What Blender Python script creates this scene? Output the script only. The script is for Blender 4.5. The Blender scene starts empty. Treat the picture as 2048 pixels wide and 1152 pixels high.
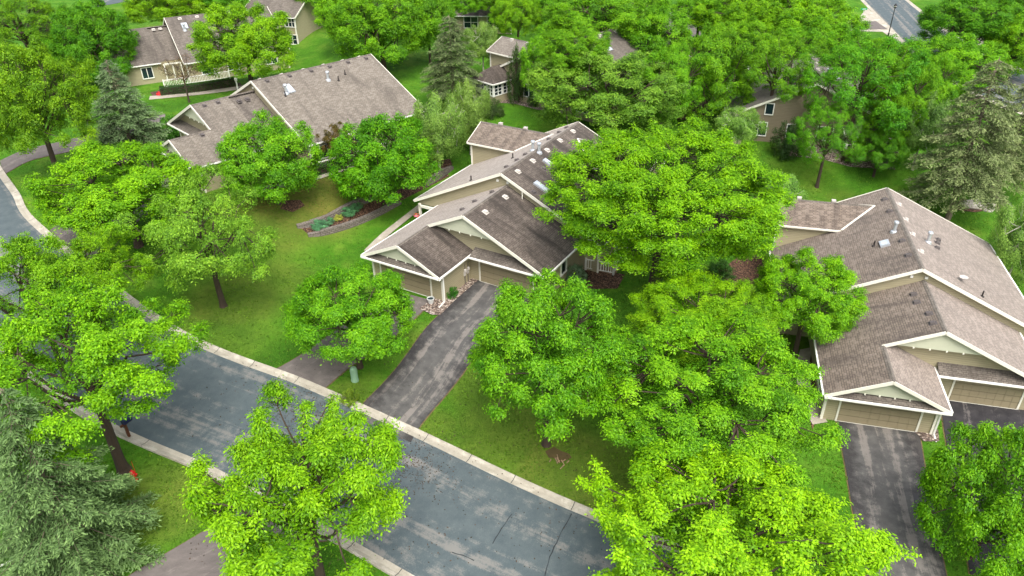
import bpy, bmesh, math, random
import numpy as np
from mathutils import Vector, Matrix

# ---------------------------------------------------------------- camera, sky, sun
S = bpy.context.scene
COL = S.collection
F_PX, PITCH, ROLL, CAM_H = 1478.9, 0.5468, -0.016, 31.16
cam = bpy.data.cameras.new('camera')
cam.sensor_fit = 'HORIZONTAL'
cam.sensor_width = 36.0
cam.lens = 36.0 * F_PX / 2048.0
cam.clip_end = 3000
cam_o = bpy.data.objects.new('camera', cam)
COL.objects.link(cam_o)
cam_o.matrix_world = (Matrix.Translation((0, 0, CAM_H)) @ Matrix.Rotation(math.pi / 2 - PITCH, 4, 'X')
                      @ Matrix.Rotation(ROLL, 4, 'Z'))
S.camera = cam_o

SUN_EL, SUN_AZ = math.radians(58), math.radians(165)      # azimuth clockwise from +Y
W = bpy.data.worlds.new('World')
S.world = W
W.use_nodes = True
nt = W.node_tree
sky = nt.nodes.new('ShaderNodeTexSky')
sky.sky_type = 'NISHITA'
sky.sun_disc = False
sky.sun_elevation = SUN_EL
sky.sun_rotation = SUN_AZ
sky.air_density = 1.0
sky.dust_density = 6.0
sky.ozone_density = 1.0
bg = nt.nodes['Background']
bg.inputs['Strength'].default_value = 0.15
hs = nt.nodes.new('ShaderNodeHueSaturation')
hs.inputs['Saturation'].default_value = 0.45              # a thin overcast greys the sky
hs.inputs['Value'].default_value = 1.0
nt.links.new(sky.outputs[0], hs.inputs['Color'])
nt.links.new(hs.outputs[0], bg.inputs['Color'])
sun = bpy.data.lights.new('sun', 'SUN')
sun.energy = 0.9
sun.angle = math.radians(36)
sun.color = (1.0, 0.97, 0.92)
sun_o = bpy.data.objects.new('sun', sun)
COL.objects.link(sun_o)
sd = Vector((math.sin(SUN_AZ) * math.cos(SUN_EL), math.cos(SUN_AZ) * math.cos(SUN_EL), math.sin(SUN_EL)))
sun_o.rotation_euler = sd.to_track_quat('Z', 'Y').to_euler()
S.view_settings.view_transform = 'Standard'
S.view_settings.look = 'None'
S.view_settings.exposure = 1.0
S.view_settings.gamma = 1.0
S.render.engine = 'CYCLES'
S.cycles.max_bounces = 6
S.cycles.diffuse_bounces = 3
S.cycles.transmission_bounces = 4
S.cycles.glossy_bounces = 2
S.cycles.use_denoising = True

# ---------------------------------------------------------------- helpers: terrain and camera rays
def sstep(t):
    t = min(1.0, max(0.0, t))
    return t * t * (3 - 2 * t)

# house pads: x, y, heading, base height, mirrored
POSE = {
    'A': (-0.80, 57.76, -0.536, 0.0, 1),
    'R': (29.71, 46.08, -0.255, -3.07, 1),
    'B': (-26.27, 75.55, -0.797, 3.13, -1),
    'C': (-49.6, 111.9, -1.043, 2.4, -1),
    'E': (14.57, 97.5, 2.335, 3.24, -1),
    'F': (38.3, 95.5, 2.86, 0.3, -1),
}

def softclamp(z, lo, hi, k=1.2):
    z = hi - k * math.log1p(math.exp((hi - z) / k)) if (hi - z) / k < 30 else z
    z = lo + k * math.log1p(math.exp((z - lo) / k)) if (z - lo) / k < 30 else z
    return z

def T(x, y):
    z = -.0736 * (x + .8) + .0703 * (y - 57.8)
    z = softclamp(z, -4.6, 4.2)
    acc, wsum = 0.0, 0.0
    for k, (hx, hy, t, hz, m) in POSE.items():
        c, s = math.cos(t), math.sin(t)
        dx, dy = x - hx, y - hy
        if abs(dx) > 45 or abs(dy) > 45:
            continue
        lx, ly = (c * dx + s * dy) * m, -s * dx + c * dy
        ox = max(-9.6 - lx, lx - 9.6, 0.0)
        oy = max(-10.2 - ly, ly - 15.2, 0.0)
        d = math.hypot(ox, oy)
        w = sstep(1 - d / 9.0)
        acc += w * (hz - 0.02 - z)
        wsum += w
    if wsum > 0:
        z += acc / max(1.0, wsum)
    return z

_c, _s = math.cos(PITCH), math.sin(PITCH)
_cr, _sr = math.cos(ROLL), math.sin(ROLL)

def ray(px, py):
    u, v = px - 1024, py - 576
    u, v = u * _cr + v * _sr, -u * _sr + v * _cr
    return Vector((u / F_PX, _c - v / F_PX * _s, -_s - v / F_PX * _c))

def gp(px, py, dz=0.0):
    """world point on the ground (or dz above it) seen at a pixel of the photograph"""
    d = ray(px, py)
    o = Vector((0, 0, CAM_H))
    lo, t = 15.0, 15.0
    while t < 420:
        p = o + d * t
        if p.z < T(p.x, p.y) + dz:
            break
        lo = t
        t += 1.5
    hi = t
    for _ in range(24):
        m = (lo + hi) / 2
        p = o + d * m
        if p.z > T(p.x, p.y) + dz:
            lo = m
        else:
            hi = m
    return o + d * lo

def depth_of(p):
    return p[1] * _c - (p[2] - CAM_H) * _s

# ---------------------------------------------------------------- helpers: materials
def lin(r, g, b):
    f = lambda c: (c / 255 / 12.92) if c / 255 <= .04045 else ((c / 255 + .055) / 1.055) ** 2.4
    return (f(r), f(g), f(b), 1)

class NT:
    def __init__(self, name):
        self.m = bpy.data.materials.new(name)
        self.m.use_nodes = True
        self.t = self.m.node_tree
        self.b = self.t.nodes['Principled BSDF']
        self.out = self.t.nodes['Material Output']
    def n(self, typ, **kw):
        nd = self.t.nodes.new(typ)
        for k, v in kw.items():
            if k in nd.inputs:
                nd.inputs[k].default_value = v
            else:
                setattr(nd, k, v)
        return nd
    def l(self, a, b):
        self.t.links.new(a, b)
    def mixc(self, fac, a, b, blend='MIX'):
        nd = self.t.nodes.new('ShaderNodeMix')
        nd.data_type = 'RGBA'
        nd.blend_type = blend
        for i, v in ((0, fac), (6, a), (7, b)):
            if hasattr(v, 'is_linked') or hasattr(v, 'links'):
                self.l(v, nd.inputs[i])
            else:
                nd.inputs[i].default_value = v
        return nd.outputs[2]
    def math(self, op, a, b=None, clamp=False):
        nd = self.t.nodes.new('ShaderNodeMath')
        nd.operation = op
        nd.use_clamp = clamp
        for i, v in ((0, a), (1, b)):
            if v is None:
                continue
            if hasattr(v, 'links'):
                self.l(v, nd.inputs[i])
            else:
                nd.inputs[i].default_value = v
        return nd.outputs[0]
    def ramp(self, src, stops):
        nd = self.t.nodes.new('ShaderNodeValToRGB')
        el = nd.color_ramp.elements
        while len(el) < len(stops):
            el.new(0.5)
        for e, (p, c) in zip(el, stops):
            e.position = p
            e.color = c if len(c) == 4 else (*c, 1)
        self.l(src, nd.inputs[0])
        return nd.outputs[0]
    def noise(self, vec, scale, detail=4, rough=.55, dist=0.0):
        nd = self.n('ShaderNodeTexNoise', Scale=scale, Detail=detail, Roughness=rough, Distortion=dist)
        if vec is not None:
            self.l(vec, nd.inputs['Vector'])
        return nd.outputs['Fac']
    def mapping(self, vec, scale=(1, 1, 1), loc=(0, 0, 0), rot=(0, 0, 0)):
        nd = self.n('ShaderNodeMapping')
        nd.inputs['Scale'].default_value = scale
        nd.inputs['Location'].default_value = loc
        nd.inputs['Rotation'].default_value = rot
        self.l(vec, nd.inputs['Vector'])
        return nd.outputs[0]
    def bump(self, h, strength=.4, dist=.02):
        nd = self.n('ShaderNodeBump', Strength=strength, Distance=dist)
        self.l(h, nd.inputs['Height'])
        self.l(nd.outputs[0], self.b.inputs['Normal'])

def W_(v):
    return (v, v, v, 1)

def plain(name, rgb, rough=.6, var=.15, scale=6, metal=0, spec=.3):
    k = NT(name)
    tc = k.n('ShaderNodeTexCoord')
    n = k.noise(tc.outputs['Object'], scale, 5)
    a = tuple(c * (1 - var) for c in rgb[:3]) + (1,)
    b = tuple(min(1, c * (1 + var)) for c in rgb[:3]) + (1,)
    k.l(k.mixc(n, a, b), k.b.inputs['Base Color'])
    k.b.inputs['Roughness'].default_value = rough
    k.b.inputs['Metallic'].default_value = metal
    k.b.inputs['Specular IOR Level'].default_value = spec
    return k.m

M = {}
M['cream'] = plain('cream_trim', lin(226, 223, 208), .5, .04, 3)
M['white'] = plain('white_paint', lin(235, 234, 226), .45, .03, 3)
M['sage'] = plain('sage_panel', lin(188, 191, 168), .6, .05, 2)
M['galv'] = plain('galvanised', lin(205, 210, 215), .38, .08, 8, .6)
M['dark'] = plain('dark_plastic', lin(52, 48, 46), .5, .2, 8)
M['ventgrey'] = plain('vent_grey', lin(92, 86, 84), .5, .15, 8)
M['ventlight'] = plain('vent_light', lin(190, 184, 176), .5, .1, 8)
M['hydrant'] = plain('hydrant_red', lin(205, 22, 26), .4, .1, 9)
M['pedestal'] = plain('pedestal_green', lin(135, 170, 140), .55, .08, 5)
M['mailblue'] = plain('mailbox_blue', lin(34, 44, 78), .45, .1, 6)
M['post'] = plain('brown_post', lin(95, 58, 40), .7, .2, 8)
M['signgreen'] = plain('sign_green', lin(0, 150, 96), .4, .05, 6)
M['iron'] = plain('black_iron', lin(38, 38, 40), .45, .1, 8)
M['red'] = plain('red_petals', lin(200, 40, 45), .6, .3, 30)
M['pink'] = plain('pink_petals', lin(225, 120, 150), .6, .3, 40)
M['pot'] = plain('pot_glaze', lin(205, 208, 205), .4, .08, 6)
M['potsoil'] = plain('pot_soil', lin(45, 60, 62), .9, .3, 30)
M['boulder'] = plain('boulder', lin(176, 170, 160), .8, .25, 2.2)
M['deckwood'] = plain('deck_wood', lin(150, 125, 100), .7, .2, 5)

# siding: lap boards by height
def siding(name, rgb, pitch=.17):
    k = NT(name)
    tc = k.n('ShaderNodeTexCoord')
    sx = k.n('ShaderNodeSeparateXYZ')
    k.l(tc.outputs['Object'], sx.inputs[0])
    fr = k.math('FRACT', k.math('DIVIDE', sx.outputs['Z'], pitch))
    edge = k.math('LESS_THAN', fr, .14)
    n = k.noise(k.mapping(tc.outputs['Object'], (.7, .7, 5)), 1.6, 4)
    base = k.mixc(n, tuple(c * .84 for c in rgb[:3]) + (1,), tuple(c * 1.12 for c in rgb[:3]) + (1,))
    col = k.mixc(k.math('MULTIPLY', edge, .55), base, tuple(c * .45 for c in rgb[:3]) + (1,))
    k.l(col, k.b.inputs['Base Color'])
    k.b.inputs['Roughness'].default_value = .65
    k.b.inputs['Specular IOR Level'].default_value = .25
    k.bump(fr, .5, .02)
    return k.m
M['siding'] = siding('khaki_siding', lin(168, 159, 130))
M['sidingF'] = siding('brown_siding', lin(140, 128, 108))
M['door'] = siding('garage_door_paint', lin(150, 139, 112), .53)

# shingles: uv in metres, u along the eave, v up the slope
def shingles(name, c1, c2, c3, stain, stain_amt, stain_pos=.52, patch=.5):
    k = NT(name)
    uv = k.n('ShaderNodeUVMap')
    vec = uv.outputs[0]
    br = k.n('ShaderNodeTexBrick', Scale=1.0)
    br.inputs['Brick Width'].default_value = .30
    br.inputs['Row Height'].default_value = .15
    br.inputs['Mortar Size'].default_value = .018
    br.inputs['Mortar Smooth'].default_value = .3
    br.inputs['Bias'].default_value = -.1
    br.inputs['Color1'].default_value = c1
    br.inputs['Color2'].default_value = c2
    br.inputs['Mortar'].default_value = tuple(x * .28 for x in c2[:3]) + (1,)
    br.offset = .37
    br.squash = 1.0
    k.l(vec, br.inputs['Vector'])
    # per-shingle lighter / pinker tabs
    vo = k.n('ShaderNodeTexVoronoi', Scale=1.0, Randomness=.35)
    k.l(k.mapping(vec, (1 / .30, 1 / .15, 1)), vo.inputs['Vector'])
    sep = k.n('ShaderNodeSeparateColor')
    k.l(vo.outputs['Color'], sep.inputs[0])
    pick = k.math('GREATER_THAN', sep.outputs[0], .68)
    col = k.mixc(k.math('MULTIPLY', pick, .42), br.outputs['Color'], c3)
    big = k.noise(vec, .55, 5, .6)
    col = k.mixc(k.math('MULTIPLY', big, patch), col, c2)
    # weather streaks that run down the slope
    st = k.noise(k.mapping(vec, (.9, .16, 1)), 1.0, 6, .62, .6)
    fine = k.noise(vec, 5, 4, .7)
    stm = k.math('ADD', st, k.math('MULTIPLY', k.math('SUBTRACT', fine, .5), .35))
    f = k.ramp(stm, [(stain_pos - .09, W_(0)), (stain_pos + .12, W_(1))])
    col = k.mixc(k.math('MULTIPLY', f, stain_amt), col, stain)
    k.l(col, k.b.inputs['Base Color'])
    k.b.inputs['Roughness'].default_value = .85
    k.b.inputs['Specular IOR Level'].default_value = .25
    k.b.inputs['Sheen Weight'].default_value = .35
    k.b.inputs['Sheen Roughness'].default_value = .45
    k.b.inputs['Sheen Tint'].default_value = (1, .95, .9, 1)
    k.bump(br.outputs['Fac'], -.5, .02)
    return k.m
dk = lin(52, 45, 42)
M['roof_glance_pale'] = shingles('shingles_glance_pale', lin(150, 137, 127), lin(127, 115, 106), lin(172, 159, 149), dk, .35, .60)  # paler pinkish copy: grazing sky sheen of these slopes put into the colour
M['roof_dark'] = shingles('shingles_mossy', lin(109, 99, 90), lin(86, 77, 70), lin(127, 117, 108), lin(46, 40, 35), .85, .50)  # moss stain, over a base colour also darkened for slopes without sky sheen
M['roof_brown'] = shingles('shingles_brown', lin(130, 117, 105), lin(104, 93, 83), lin(152, 139, 127), dk, .6, .56)
M['roof_grey'] = shingles('shingles_greige', lin(133, 125, 114), lin(112, 104, 94), lin(149, 142, 131), lin(70, 64, 58), .55, .56)
M['roof_slate'] = shingles('shingles_taupe', lin(119, 111, 102), lin(98, 91, 83), lin(135, 127, 118), lin(65, 59, 54), .6, .54)

def glass(name, rgb=(30, 48, 52)):
    k = NT(name)
    k.b.inputs['Base Color'].default_value = lin(*rgb)
    k.b.inputs['Roughness'].default_value = .06
    k.b.inputs['Specular IOR Level'].default_value = .8
    return k.m
M['glass'] = glass('window_glass')
M['skyglass'] = glass('skylight_glass', (190, 200, 205))

def lawn_mat():
    k = NT('lawn')
    tc = k.n('ShaderNodeTexCoord')
    P = tc.outputs['Object']
    big = k.noise(P, .045, 4, .6, .4)
    mid = k.noise(P, .22, 5, .6, .5)
    fin = k.noise(P, 2.2, 5, .7)
    vfin = k.noise(P, 11, 3, .7)
    g = k.ramp(mid, [(.30, lin(50, 98, 16)), (.5, lin(70, 124, 22)), (.68, lin(98, 146, 38))])
    # dry patches with a shape of their own
    dry = k.ramp(k.math('ADD', k.math('MULTIPLY', big, .55), k.math('MULTIPLY', mid, .45)), [(.50, W_(0)), (.62, W_(1))])
    geo = k.n('ShaderNodeNewGeometry')
    spots = None
    for (x, y, rx, w) in DRY:
        d = k.n('ShaderNodeVectorMath', operation='DISTANCE')
        k.l(k.mapping(geo.outputs['Position'], (1, 1, 0)), d.inputs[0])
        d.inputs[1].default_value = (x, y, 0)
        v = k.math('MULTIPLY', k.math('MULTIPLY', k.math('SUBTRACT', 1.0, k.math('DIVIDE', d.outputs['Value'], rx), True), 2.2, True), w)
        spots = v if spots is None else k.math('MAXIMUM', spots, v)
    dry2 = k.math('MULTIPLY', spots, k.ramp(mid, [(.28, W_(.35)), (.62, W_(1))]))
    dry_all = k.math('MAXIMUM', k.math('MULTIPLY', dry, .28), dry2, True)
    dcol = k.mixc(fin, lin(104, 92, 40), lin(142, 124, 70))
    col = k.mixc(dry_all, g, dcol)
    col = k.mixc(k.math('MULTIPLY', k.ramp(fin, [(.35, W_(0)), (.72, W_(1))]), .5), col, lin(40, 66, 14))
    col = k.mixc(k.math('MULTIPLY', k.ramp(vfin, [(.45, W_(0)), (.8, W_(1))]), .35), col, lin(118, 150, 52))
    k.l(col, k.b.inputs['Base Color'])
    k.b.inputs['Roughness'].default_value = .9
    k.b.inputs['Specular IOR Level'].default_value = .15
    k.bump(k.math('ADD', vfin, k.math('MULTIPLY', fin, .6)), .9, .09)
    return k.m

def asphalt(name, base, dark, pale, pale_amt, pale_lo=.55, stretch=(.55, .05), edge=None):
    k = NT(name)
    uv = k.n('ShaderNodeUVMap')
    v = uv.outputs[0]
    fine = k.noise(v, 14, 4, .8)
    mid = k.noise(v, 1.1, 6, .65)
    st = k.noise(k.mapping(v, (stretch[0], stretch[1], 1)), 1.0, 5, .6, .35)
    col = k.mixc(k.ramp(mid, [(.35, W_(0)), (.7, W_(1))]), dark, base)
    pm = k.math('ADD', st, k.math('MULTIPLY', k.math('SUBTRACT', mid, .5), .38))
    pm = k.math('ADD', pm, k.math('MULTIPLY', k.math('SUBTRACT', fine, .5), .22))
    f = k.ramp(pm, [(pale_lo, W_(0)), (pale_lo + .08, W_(1))])
    col = k.mixc(k.math('MULTIPLY', f, pale_amt), col, pale)
    if edge:
        sx = k.n('ShaderNodeSeparateXYZ')
        k.l(v, sx.inputs[0])
        u = sx.outputs['X']                                  # metres across
        a = k.math('MINIMUM', u, k.math('SUBTRACT', edge[0], u))
        e = k.math('ADD', a, k.math('MULTIPLY', k.math('SUBTRACT', mid, .5), 2.4))
        ef = k.ramp(k.math('DIVIDE', e, edge[1]), [(.2, W_(1)), (.9, W_(0))])
        col = k.mixc(k.math('MULTIPLY', ef, .8), col, edge[2])
    col = k.mixc(k.math('MULTIPLY', k.ramp(fine, [(.5, W_(0)), (.85, W_(1))]), .3), col, tuple(min(1, c * 1.9) for c in base[:3]) + (1,))
    k.l(col, k.b.inputs['Base Color'])
    k.b.inputs['Roughness'].default_value = .8
    k.b.inputs['Specular IOR Level'].default_value = .3
    k.bump(fine, .35, .02)
    return k.m
M['road'] = asphalt('street_asphalt', lin(88, 98, 100), lin(73, 84, 88), lin(140, 135, 128), .55, .51, (.6, .022))
M['drive'] = asphalt('driveway_asphalt', lin(98, 97, 94), lin(74, 73, 72), lin(140, 133, 126), .6, .50, (1.1, .07), (4.9, 1.3, lin(44, 42, 43)))
M['drive2'] = asphalt('driveway_asphalt_worn', lin(114, 107, 103), lin(96, 90, 87), lin(136, 128, 122), .6, .55, (.9, .08))
M['drive3'] = asphalt('driveway_asphalt_fresh', lin(62, 60, 62), lin(40, 39, 42), lin(112, 107, 104), .7, .56, (1.0, .07))
M['concrete'] = asphalt('concrete', lin(176, 170, 156), lin(150, 144, 130), lin(198, 192, 178), .6, .55, (.5, .5))
M['walk'] = asphalt('walk_concrete', lin(178, 170, 156), lin(150, 142, 128), lin(196, 190, 176), .5, .55, (.5, .5))
M['crack'] = plain('road_tar', lin(46, 50, 54), .6, .3, 5)
M['soil'] = plain('bare_soil', lin(84, 72, 44), .95, .4, 2.5)
M['damp'] = plain('damp_asphalt', lin(60, 57, 56), .35, .2, 3, 0, .5)
M['dirt'] = plain('edge_dirt', lin(106, 94, 62), .95, .45, 2.5)

def speckle(name, a, b, c, scale):
    k = NT(name)
    tc = k.n('ShaderNodeTexCoord')
    vo = k.n('ShaderNodeTexVoronoi', Scale=scale)
    k.l(tc.outputs['Object'], vo.inputs['Vector'])
    sep = k.n('ShaderNodeSeparateColor')
    k.l(vo.outputs['Color'], sep.inputs[0])
    col = k.ramp(sep.outputs[0], [(.1, a), (.5, b), (.9, c)])
    col = k.mixc(k.ramp(vo.outputs['Distance'], [(.25, W_(0)), (.75, W_(1))]), col, tuple(x * .35 for x in a[:3]) + (1,))
    k.l(col, k.b.inputs['Base Color'])
    k.b.inputs['Roughness'].default_value = .9
    k.bump(vo.outputs['Distance'], -.8, .05)
    return k.m
M['gravel'] = speckle('river_rock', lin(112, 94, 84), lin(156, 138, 124), lin(200, 188, 174), 7)
M['mulch'] = speckle('bark_mulch', lin(74, 50, 36), lin(104, 74, 54), lin(132, 100, 78), 8)
M['stone'] = None

def stone_wall():
    k = NT('stone_blocks')
    uv = k.n('ShaderNodeUVMap')
    br = k.n('ShaderNodeTexBrick', Scale=1.0)
    br.inputs['Brick Width'].default_value = .42
    br.inputs['Row Height'].default_value = .17
    br.inputs['Mortar Size'].default_value = .02
    br.inputs['Color1'].default_value = lin(150, 140, 132)
    br.inputs['Color2'].default_value = lin(112, 104, 98)
    br.inputs['Mortar'].default_value = lin(48, 44, 42)
    k.l(uv.outputs[0], br.inputs['Vector'])
    n = k.noise(uv.outputs[0], 5, 5, .7)
    k.l(k.mixc(k.math('MULTIPLY', n, .6), br.outputs['Color'], lin(92, 84, 76)), k.b.inputs['Base Color'])
    k.b.inputs['Roughness'].default_value = .9
    k.bump(br.outputs['Fac'], -.8, .04)
    return k.m
M['stone'] = stone_wall()

def leaf_mat(name, trans=.38, rough=.5, v0=.50, v1=1.0):
    k = NT(name)
    oi = k.n('ShaderNodeObjectInfo')
    at = k.n('ShaderNodeAttribute', attribute_name='tint')
    t = at.outputs['Fac']
    hsv = k.n('ShaderNodeHueSaturation')
    k.l(oi.outputs['Color'], hsv.inputs['Color'])
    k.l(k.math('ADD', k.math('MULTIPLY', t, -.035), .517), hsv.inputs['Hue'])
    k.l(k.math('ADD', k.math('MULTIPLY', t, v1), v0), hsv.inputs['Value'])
    k.l(hsv.outputs[0], k.b.inputs['Base Color'])
    k.b.inputs['Roughness'].default_value = rough
    k.b.inputs['Specular IOR Level'].default_value = .25
    tr = k.n('ShaderNodeBsdfTranslucent')
    br = k.mixc(.5, hsv.outputs[0], (.24, .46, .02, 1))
    k.l(br, tr.inputs['Color'])
    mx = k.n('ShaderNodeMixShader')
    mx.inputs[0].default_value = trans
    k.l(k.b.outputs[0], mx.inputs[1])
    k.l(tr.outputs[0], mx.inputs[2])
    k.l(mx.outputs[0], k.out.inputs['Surface'])
    return k.m
M['leaf'] = leaf_mat('leaves', .32, .5, .40, 1.0)
M['litter'] = leaf_mat('dry_litter', .0, .8, .4, 1.1)
M['blade'] = leaf_mat('grass_blades', .2, .7, .45, .95)
M['needle'] = leaf_mat('needles', .10, .6, .10, 1.42)
def bark(name, a, b):
    k = NT(name)
    tc = k.n('ShaderNodeTexCoord')
    n = k.noise(k.mapping(tc.outputs['Object'], (9, 9, 1.6)), 1.4, 6, .7)
    k.l(k.mixc(n, a, b), k.b.inputs['Base Color'])
    k.b.inputs['Roughness'].default_value = .9
    k.bump(n, .7, .05)
    return k.m
M['bark'] = bark('bark', lin(42, 34, 28), lin(84, 70, 56))
M['barkgrey'] = bark('bark_grey', lin(86, 74, 64), lin(150, 134, 118))
M['barkwhite'] = bark('bark_white', lin(150, 144, 130), lin(214, 208, 196))

# ---------------------------------------------------------------- helpers: meshes and objects
class MB:
    def __init__(self):
        self.v, self.f, self.uv = [], [], []
    def face(self, pts, uv=None):
        n = len(self.v)
        self.v += [tuple(p) for p in pts]
        self.f.append(tuple(range(n, n + len(pts))))
        self.uv.append(uv or [(0, 0)] * len(pts))
    def box(self, x0, x1, y0, y1, z0, z1):
        c = [(x, y, z) for z in (z0, z1) for y in (y0, y1) for x in (x0, x1)]
        for q in ((0, 2, 3, 1), (4, 5, 7, 6), (0, 1, 5, 4), (2, 6, 7, 3), (0, 4, 6, 2), (1, 3, 7, 5)):
            self.face([c[i] for i in q])
        return self
    def beam(self, p, q, w, h, up=(0, 0, 1), z_off=0):
        """box along p-q, w wide sideways, h tall (centred)"""
        p, q = Vector(p), Vector(q)
        d = (q - p).normalized()
        side = d.cross(Vector(up))
        side = side.normalized() if side.length > 1e-5 else Vector((1, 0, 0))
        u = side.cross(d).normalized()
        a, b = side * w / 2, u * h / 2
        o = u * z_off
        A = [p + o + sx * a + sy * b for sx, sy in ((-1, -1), (1, -1), (1, 1), (-1, 1))]
        B = [x + (q - p) for x in A]
        self.face(A[::-1]); self.face(B)
        for i in range(4):
            j = (i + 1) % 4
            self.face([A[i], A[j], B[j], B[i]])
        return self
    def tube(self, p, q, r0, r1=None, n=8, cap=True):
        r1 = r0 if r1 is None else r1
        p, q = Vector(p), Vector(q)
        d = (q - p).normalized()
        s = d.orthogonal().normalized()
        t = d.cross(s)
        A = [p + (s * math.cos(2 * math.pi * i / n) + t * math.sin(2 * math.pi * i / n)) * r0 for i in range(n)]
        B = [q + (s * math.cos(2 * math.pi * i / n) + t * math.sin(2 * math.pi * i / n)) * r1 for i in range(n)]
        for i in range(n):
            j = (i + 1) % n
            self.face([A[i], A[j], B[j], B[i]])
        if cap:
            self.face(A[::-1]); self.face(B)
        return self
    def lathe(self, prof, n=14, c=(0, 0, 0)):
        for (r0, z0), (r1, z1) in zip(prof[:-1], prof[1:]):
            for i in range(n):
                a, b = 2 * math.pi * i / n, 2 * math.pi * (i + 1) / n
                P = lambda r, a_, z: (c[0] + r * math.cos(a_), c[1] + r * math.sin(a_), c[2] + z)
                self.face([P(r0, a, z0), P(r0, b, z0), P(r1, b, z1), P(r1, a, z1)])
        return self
    def slab(self, poly, th=.16, side_uv=True):
        """sloping roof sheet with thickness; uv in metres along eave / up slope"""
        P = [Vector(p) for p in poly]
        n = Vector((0, 0, 0))
        for i in range(len(P)):
            a, b = P[i], P[(i + 1) % len(P)]
            n += a.cross(b)
        n.normalize()
        if n.z < 0:
            n = -n
            P = P[::-1]
        v = (Vector((0, 0, 1)) - n * n.z)
        v = v.normalized() if v.length > 1e-4 else Vector((0, 1, 0))
        u = v.cross(n)
        uv = [(p.dot(u), p.dot(v)) for p in P]
        self.face(P, uv)
        Q = [p - Vector((0, 0, th)) for p in P]
        self.face(Q[::-1], uv[::-1])
        for i in range(len(P)):
            j = (i + 1) % len(P)
            self.face([P[i], Q[i], Q[j], P[j]], [uv[i], uv[i], uv[j], uv[j]])
        return self
    def build_each(self, name, mat, parent=None, mir=1, n=6):
        """every n faces (one board) become one object"""
        for k in range(0, len(self.f), n):
            m = MB()
            for f, u in zip(self.f[k:k + n], self.uv[k:k + n]):
                m.face([self.v[i] for i in f], u)
            m.build(name, mat, parent, mir=mir, weld=True)
    def build(self, name, mat, parent=None, smooth=False, mir=1, weld=False):
        me = bpy.data.meshes.new(name)
        vs = self.v if mir == 1 else [(x * mir, y, z) for x, y, z in self.v]
        fs = self.f if mir == 1 else [f[::-1] for f in self.f]
        uvs = self.uv if mir == 1 else [u[::-1] for u in self.uv]
        me.from_pydata(vs, [], fs)
        ul = me.uv_layers.new(name='UVMap')
        flat = [c for u in uvs for p in u for c in p]
        ul.data.foreach_set('uv', flat)
        if weld:
            bm = bmesh.new(); bm.from_mesh(me)
            bmesh.ops.remove_doubles(bm, verts=bm.verts, dist=1e-4)
            bm.to_mesh(me); bm.free()
        if smooth:
            me.polygons.foreach_set('use_smooth', [True] * len(me.polygons))
        me.materials.append(mat)
        return link(name, me, parent)

def link(name, me, parent=None):
    o = bpy.data.objects.new(name, me)
    COL.objects.link(o)
    if parent is not None:
        o.parent = parent
    return o

def empty(name, loc, rz=0):
    o = bpy.data.objects.new(name, None)
    o.empty_display_size = .3
    COL.objects.link(o)
    o.location = loc
    o.rotation_euler = (0, 0, rz)
    return o

def tag(o, label=None, cat=None, group=None, kind=None):
    if label: o['label'] = label
    if cat: o['category'] = cat
    if group: o['group'] = group
    if kind: o['kind'] = kind
    return o

def thing(name, label, cat, loc, rz=0, group=None):
    return tag(empty(name, loc, rz), label, cat, group)

# ---------------------------------------------------------------- ground sheet
def P2(pts):
    return [gp(x, y) for x, y in pts]

DRY = []
for (px, py, r, w) in ((600, 395, 7, .95), (540, 450, 5, .5), (470, 600, 5, .5), (430, 680, 5, .3), (740, 395, 3, .6),
                       (1000, 860, 4.5, .4), (1150, 950, 5.5, .5), (870, 860, 2.5, .4), (330, 1000, 4, .45),
                       (1690, 400, 3, .35), (700, 800, 2.5, .4), (960, 780, 3, .35), (560, 560, 4, .35)):
    q = gp(px, py)
    DRY.append((q.x, q.y, r, w))
M['lawn'] = lawn_mat()

def axis(lo, hi, a, b, fine, coarse):
    xs, x = [], lo
    while x < hi:
        xs.append(x)
        x += fine if a <= x < b else coarse
    xs.append(hi)
    return xs
xs = axis(-400, 400, -75, 80, .8, 8)
ys = axis(-60, 700, 15, 130, .8, 8)
verts = [(x, y, T(x, y)) for y in ys for x in xs]
nx = len(xs)
faces = [(j * nx + i, j * nx + i + 1, (j + 1) * nx + i + 1, (j + 1) * nx + i) for j in range(len(ys) - 1) for i in range(nx - 1)]
me = bpy.data.meshes.new('ground')
me.from_pydata(verts, [], faces)
me.polygons.foreach_set('use_smooth', [True] * len(faces))
me.materials.append(M['lawn'])
tag(link('ground', me), kind='structure')

def resample(pts, step):
    """Catmull-Rom through the points"""
    P = [Vector((p[0], p[1])) for p in pts]
    if len(P) == 2:
        P = [P[0], P[0].lerp(P[1], .5), P[1]]
    E_ = [P[0] * 2 - P[1]] + P + [P[-1] * 2 - P[-2]]
    out = []
    for i in range(1, len(E_) - 2):
        a, b, c, d = E_[i - 1], E_[i], E_[i + 1], E_[i + 2]
        n = max(2, int((c - b).length / step))
        for k in range(n):
            t = k / n
            out.append(.5 * ((2 * b) + (c - a) * t + (2 * a - 5 * b + 4 * c - d) * t * t + (3 * b - a - 3 * c + d) * t ** 3))
    out.append(P[-1])
    return out

def evenly(pts, n):
    L = [0]
    for a, b in zip(pts[:-1], pts[1:]):
        L.append(L[-1] + (b - a).length)
    out = []
    for k in range(n):
        s = L[-1] * k / (n - 1)
        i = 0
        while i < len(L) - 2 and L[i + 1] < s:
            i += 1
        t = (s - L[i]) / max(1e-6, L[i + 1] - L[i])
        out.append(pts[i].lerp(pts[i + 1], t))
    return out, L[-1]

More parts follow.
